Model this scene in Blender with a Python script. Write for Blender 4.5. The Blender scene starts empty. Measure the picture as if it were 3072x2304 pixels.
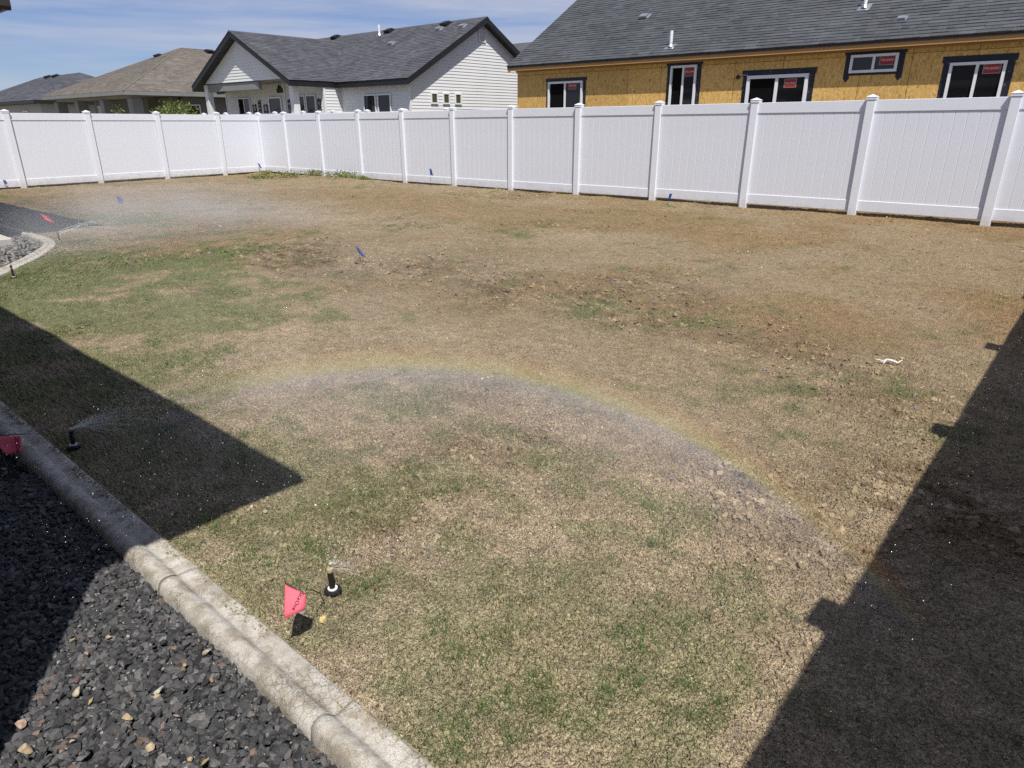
import bpy, bmesh, math, random
import numpy as np
from mathutils import Matrix, Vector

# ------------------------------------------------------------------ camera, sky, sun, exposure
# World axes: X runs along the back fence (to the right), Y runs away from the house, Z up.
scene = bpy.context.scene
COL = scene.collection
R = math.radians
rng = np.random.default_rng(7)
random.seed(7)

PITCH, YAW, ROLL = R(21.178), R(40.96), R(-0.114)
cam_d = bpy.data.cameras.new('camera')
cam = bpy.data.objects.new('camera', cam_d)
COL.objects.link(cam)
cam_d.sensor_width = 36.0
cam_d.lens = 2024.7 / 3072 * 36.0
cam_d.clip_start = 0.05
cam_d.clip_end = 6000
CAM_H = 1.42
cam.matrix_world = (Matrix.Translation((0, 0, CAM_H)) @ Matrix.Rotation(YAW, 4, 'Z')
                    @ Matrix.Rotation(math.pi / 2 - PITCH, 4, 'X') @ Matrix.Rotation(ROLL, 4, 'Z'))
scene.camera = cam

SUN = Vector((0.403, -0.283, 0.870)).normalized()      # towards the sun
SUN_STRENGTH, SKY_STRENGTH, EXPOSURE = 5.0, 0.050, 0.24
sl = bpy.data.lights.new('sun', 'SUN')
sl.energy = SUN_STRENGTH
sl.angle = R(0.53)
sl.color = (1.0, 0.955, 0.88)
so = bpy.data.objects.new('sun', sl)
COL.objects.link(so)
so.rotation_euler = SUN.to_track_quat('Z', 'Y').to_euler()
so.location = (10, -8, 25)

world = bpy.data.worlds.new('World')
scene.world = world
world.use_nodes = True
wn, wl = world.node_tree.nodes, world.node_tree.links
wn.clear()
sky = wn.new('ShaderNodeTexSky')
sky.sky_type = 'NISHITA'
sky.sun_disc = False
sky.sun_elevation = math.asin(SUN.z)
sky.sun_rotation = math.atan2(SUN.x, SUN.y)
sky.altitude = 900
sky.air_density = 1.0
sky.dust_density = 0.35
sky.ozone_density = 2.2
tc = wn.new('ShaderNodeTexCoord')
mp = wn.new('ShaderNodeMapping')
mp.inputs['Scale'].default_value = (1.6, 1.6, 17.0)
mp.inputs['Location'].default_value = (5.3, 2.2, 0.10)
wl.new(tc.outputs['Generated'], mp.inputs['Vector'])
cn = wn.new('ShaderNodeTexNoise')
cn.inputs['Scale'].default_value = 1.5
cn.inputs['Detail'].default_value = 7
cn.inputs['Roughness'].default_value = 0.55
cn.inputs['Distortion'].default_value = 0.25
wl.new(mp.outputs[0], cn.inputs['Vector'])
cr = wn.new('ShaderNodeValToRGB')
cr.color_ramp.elements[0].position = 0.37
cr.color_ramp.elements[0].color = (0, 0, 0, 1)
cr.color_ramp.elements[1].position = 0.62
cr.color_ramp.elements[1].color = (0.8, 0.8, 0.8, 1)
wl.new(cn.outputs['Fac'], cr.inputs[0])
tint = wn.new('ShaderNodeMixRGB')
tint.blend_type = 'MULTIPLY'
tint.inputs[0].default_value = 1.0
tint.inputs[2].default_value = (0.96, 1.10, 1.50, 1)
wl.new(sky.outputs[0], tint.inputs[1])
mixc = wn.new('ShaderNodeMixRGB')
wl.new(cr.outputs[0], mixc.inputs[0])
wl.new(tint.outputs[0], mixc.inputs[1])
mixc.inputs[2].default_value = (8.6, 9.2, 11.4, 1)
bg = wn.new('ShaderNodeBackground')
bg.inputs['Strength'].default_value = SKY_STRENGTH
wl.new(mixc.outputs[0], bg.inputs['Color'])
wo = wn.new('ShaderNodeOutputWorld')
wl.new(bg.outputs[0], wo.inputs['Surface'])

vs = scene.view_settings
vs.view_transform = 'Standard'
vs.look = 'None'
vs.exposure = EXPOSURE
vs.gamma = 1.0
vs.use_curve_mapping = False
scene.cycles.use_denoising = False
scene.cycles.max_bounces = 4
scene.cycles.diffuse_bounces = 2
scene.cycles.volume_bounces = 0
scene.cycles.volume_step_rate = 6.0

# ------------------------------------------------------------------ helpers
def ground_z(a, b=0.0):
    return 0.0043 * a

def link(name, mesh, mat=None, parent=None, loc=None):
    o = bpy.data.objects.new(name, mesh)
    COL.objects.link(o)
    if mat is not None and mesh is not None and len(mesh.materials) == 0:
        mesh.materials.append(mat)
    if parent is not None:
        o.parent = parent
    if loc is not None:
        o.location = loc
    return o

def tag(o, label=None, cat=None, group=None, kind=None):
    if label: o['label'] = label
    if cat: o['category'] = cat
    if group: o['group'] = group
    if kind: o['kind'] = kind
    return o

def empty(name, loc=(0, 0, 0), rz=0.0):
    o = bpy.data.objects.new(name, None)
    o.empty_display_size = 0.2
    COL.objects.link(o)
    o.location = loc
    o.rotation_euler = (0, 0, rz)
    return o

class MB:
    """collects shapes into one mesh"""
    def __init__(s):
        s.v, s.f, s.tone = [], [], []
        s.cur = 0.5
    def add(s, vs_, fs):
        n = len(s.v)
        s.v.extend([tuple(x) for x in vs_])
        for f in fs:
            s.f.append(tuple(i + n for i in f))
            s.tone.append(s.cur)
        return s
    def box(s, x0, x1, y0, y1, z0, z1):
        return s.add([(x0, y0, z0), (x1, y0, z0), (x1, y1, z0), (x0, y1, z0), (x0, y0, z1), (x1, y0, z1), (x1, y1, z1), (x0, y1, z1)],
                     [(0, 3, 2, 1), (4, 5, 6, 7), (0, 1, 5, 4), (1, 2, 6, 5), (2, 3, 7, 6), (3, 0, 4, 7)])
    def bbox(s, x0, x1, y0, y1, z0, z1, r=0.006):
        """box with chamfered vertical and top edges"""
        def ring(d, z):
            return [(x0 + d + r, y0 + d, z), (x1 - d - r, y0 + d, z), (x1 - d, y0 + d + r, z), (x1 - d, y1 - d - r, z),
                    (x1 - d - r, y1 - d, z), (x0 + d + r, y1 - d, z), (x0 + d, y1 - d - r, z), (x0 + d, y0 + d + r, z)]
        vv = ring(0, z0) + ring(0, z1 - r) + ring(r, z1)
        ff = [tuple(range(7, -1, -1)), tuple(range(16, 24))]
        for k in (0, 8):
            for i in range(8):
                j = (i + 1) % 8
                ff.append((k + i, k + j, k + 8 + j, k + 8 + i))
        return s.add(vv, ff)
    def prism(s, poly, d):
        """poly: list of 3-D points, extruded by vector d"""
        n = len(poly)
        d = Vector(d)
        vv = [tuple(p) for p in poly] + [tuple(Vector(p) + d) for p in poly]
        ff = [tuple(range(n - 1, -1, -1)), tuple(range(n, 2 * n))]
        for i in range(n):
            j = (i + 1) % n
            ff.append((i, j, n + j, n + i))
        return s.add(vv, ff)
    def tube(s, pts, r, n=8, r2=None):
        pts = [Vector(p) for p in pts]
        m = len(pts)
        vv, ff = [], []
        for i, p in enumerate(pts):
            d = (pts[min(i + 1, m - 1)] - pts[max(i - 1, 0)]).normalized()
            u = d.orthogonal().normalized() if abs(d.z) < 0.99 else Vector((1, 0, 0))
            w = d.cross(u).normalized()
            u = w.cross(d)
            rr = r if r2 is None else r + (r2 - r) * i / max(m - 1, 1)
            for k in range(n):
                t = 2 * math.pi * k / n
                vv.append(p + (u * math.cos(t) + w * math.sin(t)) * rr)
        for i in range(m - 1):
            for k in range(n):
                j = (k + 1) % n
                ff.append((i * n + k, i * n + j, (i + 1) * n + j, (i + 1) * n + k))
        ff.append(tuple(range(n - 1, -1, -1)))
        ff.append(tuple(range((m - 1) * n, m * n)))
        return s.add(vv, ff)
    def lathe(s, prof, n=20, c=(0, 0, 0)):
        vv, ff = [], []
        for (r, z) in prof:
            for k in range(n):
                t = 2 * math.pi * k / n
                vv.append((c[0] + r * math.cos(t), c[1] + r * math.sin(t), c[2] + z))
        m = len(prof)
        for i in range(m - 1):
            for k in range(n):
                j = (k + 1) % n
                ff.append((i * n + k, i * n + j, (i + 1) * n + j, (i + 1) * n + k))
        ff.append(tuple(range(n - 1, -1, -1)))
        ff.append(tuple(range((m - 1) * n, m * n)))
        return s.add(vv, ff)
    def mesh(s, name, smooth=False, tone=False):
        me = bpy.data.meshes.new(name)
        me.from_pydata(s.v, [], s.f)
        if tone:
            at = me.attributes.new('tone', 'FLOAT', 'FACE')
            at.data.foreach_set('value', np.array(s.tone, dtype=np.float32))
        me.polygons.foreach_set('use_smooth', [bool(smooth)] * len(me.polygons))
        me.update()
        return me
    def build(s, name, mat, parent=None, smooth=False, tone=False, loc=None):
        return link(name, s.mesh(name, smooth, tone), mat, parent, loc)

def np_mesh(name, V, F, smooth=False, attrs=None):
    """V (n,3), F (m,k) numpy -> mesh; attrs: {name: (domain, type, array)}"""
    me = bpy.data.meshes.new(name)
    V = np.asarray(V, np.float32)
    F = np.asarray(F, np.int32)
    m, k = F.shape
    me.vertices.add(len(V))
    me.vertices.foreach_set('co', V.ravel())
    me.loops.add(m * k)
    me.loops.foreach_set('vertex_index', F.ravel())
    me.polygons.add(m)
    me.polygons.foreach_set('loop_start', np.arange(0, m * k, k, dtype=np.int32))
    me.polygons.foreach_set('use_smooth', np.full(m, bool(smooth)))
    me.update(calc_edges=True)
    for an, (dom, typ, arr) in (attrs or {}).items():
        at = me.attributes.new(an, typ, dom)
        if typ == 'FLOAT_COLOR':
            c = np.ones((len(arr), 4), np.float32)
            c[:, :3] = arr
            at.data.foreach_set('color', c.ravel())
        else:
            at.data.foreach_set('value', np.asarray(arr, np.float32))
    return me

_T = np.random.default_rng(11).random((256, 256)).astype(np.float32)
def vnoise(x, y, seed=0):
    x = x + seed * 17.31
    y = y + seed * 9.77
    xi = np.floor(x).astype(int)
    yi = np.floor(y).astype(int)
    fx = (x - xi).astype(np.float32)
    fy = (y - yi).astype(np.float32)
    fx = fx * fx * (3 - 2 * fx)
    fy = fy * fy * (3 - 2 * fy)
    a = _T[xi & 255, yi & 255]; b = _T[(xi + 1) & 255, yi & 255]
    c = _T[xi & 255, (yi + 1) & 255]; d = _T[(xi + 1) & 255, (yi + 1) & 255]
    return (a * (1 - fx) + b * fx) * (1 - fy) + (c * (1 - fx) + d * fx) * fy
def fbm(x, y, oct=4, seed=0, gain=0.5):
    s, a, t = 0.0, 1.0, 0.0
    for i in range(oct):
        ca, sa = math.cos(0.6 * i + 0.3), math.sin(0.6 * i + 0.3)
        s = s + a * vnoise((x * ca - y * sa) * 2 ** i, (x * sa + y * ca) * 2 ** i, seed + i)
        t += a
        a *= gain
    return s / t
def sstep(e0, e1, x):
    t = np.clip((x - e0) / (e1 - e0), 0, 1)
    return t * t * (3 - 2 * t)

# ------------------------------------------------------------------ materials
def new_mat(name):
    m = bpy.data.materials.new(name)
    m.use_nodes = True
    nt = m.node_tree
    b = nt.nodes['Principled BSDF']
    return m, nt.nodes, nt.links, b

def N(nodes, typ, **kw):
    n = nodes.new(typ)
    for k, v in kw.items():
        if k in n.inputs:
            n.inputs[k].default_value = v
        else:
            setattr(n, k, v)
    return n

def ramp(nodes, stops):
    r = nodes.new('ShaderNodeValToRGB')
    e = r.color_ramp.elements
    while len(e) < len(stops):
        e.new(0.5)
    for i, (p, c) in enumerate(stops):
        e[i].position = p
        e[i].color = (c, c, c, 1) if isinstance(c, (int, float)) else (*c, 1)
    return r

def mat_basic(name, c1, c2=None, scale=4.0, rough=0.6, bump=0.0, bscale=60.0, bdist=0.003, metal=0.0, spec=0.4, stretch=None):
    m, nd, lk, b = new_mat(name)
    b.inputs['Roughness'].default_value = rough
    b.inputs['Metallic'].default_value = metal
    b.inputs['Specular IOR Level'].default_value = spec
    t = N(nd, 'ShaderNodeTexCoord')
    vec = t.outputs['Object']
    if stretch:
        mpn = N(nd, 'ShaderNodeMapping')
        mpn.inputs['Scale'].default_value = stretch
        lk.new(vec, mpn.inputs['Vector'])
        vec = mpn.outputs[0]
    if c2 is None:
        c2 = tuple(x * 0.85 for x in c1)
    n = N(nd, 'ShaderNodeTexNoise', Scale=scale, Detail=5.0, Roughness=0.6)
    lk.new(vec, n.inputs['Vector'])
    r = ramp(nd, [(0.33, c2), (0.67, c1)])
    lk.new(n.outputs['Fac'], r.inputs[0])
    lk.new(r.outputs[0], b.inputs['Base Color'])
    if bump:
        n2 = N(nd, 'ShaderNodeTexNoise', Scale=bscale, Detail=4.0)
        lk.new(vec, n2.inputs['Vector'])
        bp = N(nd, 'ShaderNodeBump', Strength=bump, Distance=bdist)
        lk.new(n2.outputs['Fac'], bp.inputs['Height'])
        lk.new(bp.outputs[0], b.inputs['Normal'])
    return m

M = {}
M['vinyl'] = mat_basic('white_vinyl', (0.735, 0.76, 0.825), (0.70, 0.725, 0.79), 1.2, 0.38, spec=0.45)
M['vinyl_post'] = mat_basic('white_vinyl_post', (0.76, 0.785, 0.845), (0.73, 0.755, 0.815), 1.5, 0.34, spec=0.45)
M['siding'] = mat_basic('white_siding', (0.72, 0.73, 0.73), (0.68, 0.69, 0.70), 0.8, 0.5)
M['trim_white'] = mat_basic('white_trim', (0.76, 0.77, 0.78), None, 2, 0.45)
M['frame_white'] = mat_basic('white_window_frame', (0.78, 0.79, 0.82), (0.73, 0.74, 0.77), 2, 0.35)
M['fascia_black'] = mat_basic('black_fascia', (0.016, 0.016, 0.020), (0.012, 0.012, 0.015), 3, 0.5)
M['wood'] = mat_basic('raw_fascia_lumber', (0.47, 0.27, 0.105), (0.37, 0.20, 0.075), 3, 0.7, stretch=(0.3, 6, 6))
M['tape'] = None
M['glass'] = mat_basic('dark_window_glass', (0.010, 0.011, 0.013), (0.008, 0.008, 0.010), 1, 0.04, spec=0.5)
M['opening'] = mat_basic('unlit_interior_black', (0.006, 0.006, 0.006), (0.004, 0.004, 0.004), 2, 0.9, spec=0.1)  # near-black colour stands in for unlit interiors
M['sticker'] = mat_basic('red_window_sticker', (0.33, 0.035, 0.035), (0.29, 0.03, 0.03), 5, 0.5)
M['sticker_border'] = mat_basic('pale_sticker_border', (0.42, 0.30, 0.28), None, 5, 0.5)
M['print_white'] = mat_basic('white_print', (0.75, 0.72, 0.70), None, 5, 0.6)
M['print_dark'] = mat_basic('dark_print', (0.05, 0.012, 0.02), None, 5, 0.7)
M['galv'] = mat_basic('galvanised_metal', (0.62, 0.64, 0.66), (0.5, 0.52, 0.54), 12, 0.35, metal=0.85)
M['pvc'] = mat_basic('white_pvc_pipe', (0.82, 0.83, 0.84), None, 3, 0.4)
M['vent_black'] = mat_basic('black_roof_vent', (0.012, 0.012, 0.014), None, 3, 0.6)
M['tan_siding'] = mat_basic('grey_brown_siding', (0.190, 0.182, 0.155), (0.170, 0.162, 0.140), 1.2, 0.6)
M['tan_trim'] = mat_basic('grey_trim', (0.235, 0.24, 0.24), None, 2, 0.6)
M['own_wall'] = mat_basic('own_house_siding', (0.22, 0.21, 0.19), None, 1, 0.6)
M['soffit'] = mat_basic('brown_soffit', (0.050, 0.042, 0.036), (0.040, 0.034, 0.030), 3, 0.5)
M['black_plastic'] = mat_basic('black_plastic', (0.012, 0.012, 0.013), (0.018, 0.018, 0.018), 60, 0.35, bump=0.2, bscale=300, bdist=0.001)
M['white_plastic'] = mat_basic('white_plastic', (0.78, 0.79, 0.80), None, 20, 0.35)
M['tan_plastic'] = mat_basic('tan_nozzle_plastic', (0.40, 0.31, 0.19), None, 40, 0.5)
M['wire'] = mat_basic('dark_wire', (0.025, 0.020, 0.018), None, 10, 0.5)
M['bone'] = mat_basic('bleached_twig', (0.72, 0.70, 0.66), (0.55, 0.52, 0.46), 30, 0.8)
M['slab'] = mat_basic('patio_concrete', (0.50, 0.48, 0.45), (0.44, 0.42, 0.39), 2.0, 0.85, bump=0.3, bscale=90, bdist=0.002)
M['trunk'] = mat_basic('bark', (0.12, 0.09, 0.06), (0.08, 0.06, 0.04), 20, 0.9)
M['far_ground'] = mat_basic('bare_lots', (0.24, 0.20, 0.14), (0.18, 0.17, 0.10), 0.15, 0.95)
M['bed_soil'] = mat_basic('dark_bed_under_gravel', (0.020, 0.019, 0.018), (0.012, 0.012, 0.012), 30, 0.95, bump=0.6, bscale=80, bdist=0.01)

def add_splash(m):
    nd, lk = m.node_tree.nodes, m.node_tree.links
    b = nd['Principled BSDF']
    src = b.inputs['Base Color'].links[0].from_socket
    g = N(nd, 'ShaderNodeNewGeometry')
    sp_ = N(nd, 'ShaderNodeSeparateXYZ')
    lk.new(g.outputs['Position'], sp_.inputs[0])
    n = N(nd, 'ShaderNodeTexNoise', Scale=9.0, Detail=6.0, Roughness=0.7)
    lk.new(g.outputs['Position'], n.inputs['Vector'])
    mul = N(nd, 'ShaderNodeMath', operation='MULTIPLY_ADD')
    mul.inputs[1].default_value = 0.55; mul.inputs[2].default_value = -0.16
    lk.new(n.outputs['Fac'], mul.inputs[0])
    sub = N(nd, 'ShaderNodeMath', operation='SUBTRACT')
    lk.new(mul.outputs[0], sub.inputs[0]); lk.new(sp_.outputs['Z'], sub.inputs[1])
    r = ramp(nd, [(0.0, 0.0), (0.16, 0.34)])
    lk.new(sub.outputs[0], r.inputs[0])
    mx = N(nd, 'ShaderNodeMixRGB')
    mx.inputs[2].default_value = (0.33, 0.26, 0.17, 1)
    lk.new(r.outputs[0], mx.inputs[0]); lk.new(src, mx.inputs[1])
    lk.new(mx.outputs[0], b.inputs['Base Color'])
add_splash(M['vinyl'])
add_splash(M['vinyl_post'])

def flag_mat(name, c):
    m, nd, lk, b = new_mat(name)
    b.inputs['Base Color'].default_value = (*c, 1)
    b.inputs['Roughness'].default_value = 0.45
    tr = N(nd, 'ShaderNodeBsdfTranslucent')
    tr.inputs['Color'].default_value = (*c, 1)
    mx = N(nd, 'ShaderNodeMixShader')
    mx.inputs[0].default_value = 0.35
    out = nd['Material Output']
    lk.new(b.outputs[0], mx.inputs[1])
    lk.new(tr.outputs[0], mx.inputs[2])
    lk.new(mx.outputs[0], out.inputs['Surface'])
    n = N(nd, 'ShaderNodeTexNoise', Scale=45.0, Detail=3.0)
    bp = N(nd, 'ShaderNodeBump', Strength=0.35, Distance=0.004)
    lk.new(n.outputs['Fac'], bp.inputs['Height'])
    lk.new(bp.outputs[0], b.inputs['Normal'])
    return m
M['flag_pink'] = flag_mat('pink_flag_plastic', (0.86, 0.17, 0.24))
M['flag_blue'] = flag_mat('blue_flag_plastic', (0.045, 0.10, 0.42))

def mat_tone(name, lo, hi, rough=0.9, bump=0.5, bscale=120, bdist=0.004, fine=200.0, fine_amt=0.35, spec=0.2):
    """colour from the per-face attribute tone, with fine granules"""
    m, nd, lk, b = new_mat(name)
    b.inputs['Roughness'].default_value = rough
    b.inputs['Specular IOR Level'].default_value = spec
    at = N(nd, 'ShaderNodeAttribute', attribute_name='tone')
    r = ramp(nd, [(0.0, lo), (1.0, hi)])
    lk.new(at.outputs['Fac'], r.inputs[0])
    t = N(nd, 'ShaderNodeTexCoord')
    n = N(nd, 'ShaderNodeTexNoise', Scale=fine, Detail=3.0)
    lk.new(t.outputs['Object'], n.inputs['Vector'])
    n2 = N(nd, 'ShaderNodeTexNoise', Scale=0.9, Detail=3.0)
    lk.new(t.outputs['Object'], n2.inputs['Vector'])
    r2 = ramp(nd, [(0.3, 1 - fine_amt), (0.7, 1 + fine_amt)])
    lk.new(n.outputs['Fac'], r2.inputs[0])
    r3 = ramp(nd, [(0.3, 0.88), (0.7, 1.10)])
    lk.new(n2.outputs['Fac'], r3.inputs[0])
    mx = N(nd, 'ShaderNodeMixRGB', blend_type='MULTIPLY')
    mx.inputs[0].default_value = 1
    lk.new(r.outputs[0], mx.inputs[1])
    lk.new(r2.outputs[0], mx.inputs[2])
    mx2 = N(nd, 'ShaderNodeMixRGB', blend_type='MULTIPLY')
    mx2.inputs[0].default_value = 1
    lk.new(mx.outputs[0], mx2.inputs[1])
    lk.new(r3.outputs[0], mx2.inputs[2])
    lk.new(mx2.outputs[0], b.inputs['Base Color'])
    if bump:
        bp = N(nd, 'ShaderNodeBump', Strength=bump, Distance=bdist)
        n4 = N(nd, 'ShaderNodeTexNoise', Scale=bscale, Detail=3.0)
        lk.new(t.outputs['Object'], n4.inputs['Vector'])
        lk.new(n4.outputs['Fac'], bp.inputs['Height'])
        lk.new(bp.outputs[0], b.inputs['Normal'])
    return m
M['shingle_dark'] = mat_tone('charcoal_shingles', (0.060, 0.065, 0.073), (0.086, 0.092, 0.102), fine=40, fine_amt=0.26)
M['shingle_blue'] = mat_tone('slate_grey_shingles', (0.066, 0.069, 0.080), (0.100, 0.103, 0.118), fine=36, fine_amt=0.24)
M['shingle_brown'] = mat_tone('weathered_brown_shingles', (0.135, 0.118, 0.102), (0.188, 0.166, 0.146), fine=30, fine_amt=0.3)

def mat_osb(name):
    m, nd, lk, b = new_mat(name)
    b.inputs['Roughness'].default_value = 0.75
    b.inputs['Specular IOR Level'].default_value = 0.25
    t = N(nd, 'ShaderNodeTexCoord')
    oi = N(nd, 'ShaderNodeObjectInfo')
    add = N(nd, 'ShaderNodeVectorMath', operation='ADD')
    sc = N(nd, 'ShaderNodeVectorMath', operation='SCALE')
    sc.inputs['Scale'].default_value = 13.0
    cmb = N(nd, 'ShaderNodeCombineXYZ')
    for i in range(3):
        lk.new(oi.outputs['Random'], cmb.inputs[i])
    lk.new(cmb.outputs[0], sc.inputs[0])
    lk.new(t.outputs['Object'], add.inputs[0])
    lk.new(sc.outputs[0], add.inputs[1])
    # strands: two crossing stretched cell patterns
    cols = []
    for rot, scl in (((0, 0, 0), (46, 40, 13)), ((0, 0.7, 0), (40, 40, 14)), ((0, -0.6, 0), (44, 40, 13))):
        mpn = N(nd, 'ShaderNodeMapping')
        mpn.inputs['Rotation'].default_value = rot
        mpn.inputs['Scale'].default_value = scl
        lk.new(add.outputs[0], mpn.inputs['Vector'])
        v = N(nd, 'ShaderNodeTexVoronoi', Scale=1.0, Randomness=1.0)
        lk.new(mpn.outputs[0], v.inputs['Vector'])
        cols.append(v)
    nz = N(nd, 'ShaderNodeTexNoise', Scale=6.0, Detail=2.0)
    lk.new(add.outputs[0], nz.inputs['Vector'])
    r1 = ramp(nd, [(0.42, 0.0), (0.47, 1.0)])
    lk.new(nz.outputs['Fac'], r1.inputs[0])
    r2 = ramp(nd, [(0.53, 0.0), (0.58, 1.0)])
    lk.new(nz.outputs['Fac'], r2.inputs[0])
    m1 = N(nd, 'ShaderNodeMixRGB')
    m2 = N(nd, 'ShaderNodeMixRGB')
    lk.new(r1.outputs[0], m1.inputs[0]); lk.new(cols[0].outputs['Color'], m1.inputs[1]); lk.new(cols[1].outputs['Color'], m1.inputs[2])
    lk.new(r2.outputs[0], m2.inputs[0]); lk.new(m1.outputs[0], m2.inputs[1]); lk.new(cols[2].outputs['Color'], m2.inputs[2])
    sep = N(nd, 'ShaderNodeSeparateColor')
    lk.new(m2.outputs[0], sep.inputs[0])
    cr_ = ramp(nd, [(0.0, (0.35, 0.198, 0.056)), (0.12, (0.56, 0.332, 0.100)), (0.5, (0.64, 0.402, 0.130)), (0.85, (0.71, 0.462, 0.165)), (1.0, (0.76, 0.515, 0.205))])
    lk.new(sep.outputs[0], cr_.inputs[0])
    # dark knots and ink specks
    v4 = N(nd, 'ShaderNodeTexVoronoi', Scale=4.2)
    lk.new(add.outputs[0], v4.inputs['Vector'])
    r4 = ramp(nd, [(0.04, 0.35), (0.075, 1.0)])
    lk.new(v4.outputs['Distance'], r4.inputs[0])
    mx = N(nd, 'ShaderNodeMixRGB', blend_type='MULTIPLY')
    mx.inputs[0].default_value = 1
    lk.new(cr_.outputs[0], mx.inputs[1]); lk.new(r4.outputs[0], mx.inputs[2])
    # sheet to sheet tint
    r5 = ramp(nd, [(0.0, 0.88), (1.0, 1.06)])
    lk.new(oi.outputs['Random'], r5.inputs[0])
    mx5 = N(nd, 'ShaderNodeMixRGB', blend_type='MULTIPLY')
    mx5.inputs[0].default_value = 1
    lk.new(mx.outputs[0], mx5.inputs[1]); lk.new(r5.outputs[0], mx5.inputs[2])
    lk.new(mx5.outputs[0], b.inputs['Base Color'])
    bp = N(nd, 'ShaderNodeBump', Strength=0.4, Distance=0.004)
    lk.new(sep.outputs[1], bp.inputs['Height'])
    lk.new(bp.outputs[0], b.inputs['Normal'])
    return m
M['osb'] = mat_osb('oriented_strand_board')

def mat_tape(name):
    m, nd, lk, b = new_mat(name)
    b.inputs['Roughness'].default_value = 0.5
    t = N(nd, 'ShaderNodeTexCoord')
    br = N(nd, 'ShaderNodeTexBrick', Scale=1.0)
    mpn = N(nd, 'ShaderNodeMapping')
    mpn.inputs['Rotation'].default_value = (R(90), 0, 0)
    lk.new(t.outputs['Generated'], mpn.inputs['Vector'])
    n = N(nd, 'ShaderNodeTexNoise', Scale=9.0, Detail=1.0)
    lk.new(t.outputs['Object'], n.inputs['Vector'])
    v = N(nd, 'ShaderNodeTexVoronoi', Scale=11.0, distance='CHEBYCHEV', Randomness=0.35)
    lk.new(t.outputs['Object'], v.inputs['Vector'])
    r = ramp(nd, [(0.20, (0.060, 0.066, 0.095)), (0.24, (0.010, 0.012, 0.022))])
    lk.new(v.outputs['Distance'], r.inputs[0])
    r2 = ramp(nd, [(0.50, (0.010, 0.012, 0.022)), (0.52, (1, 1, 1))])
    lk.new(n.outputs['Fac'], r2.inputs[0])
    mx = N(nd, 'ShaderNodeMixRGB', blend_type='DARKEN')
    mx.inputs[0].default_value = 1
    lk.new(r.outputs[0], mx.inputs[1]); lk.new(r2.outputs[0], mx.inputs[2])
    lk.new(mx.outputs[0], b.inputs['Base Color'])
    return m
M['tape'] = mat_tape('black_flashing_tape')

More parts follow.
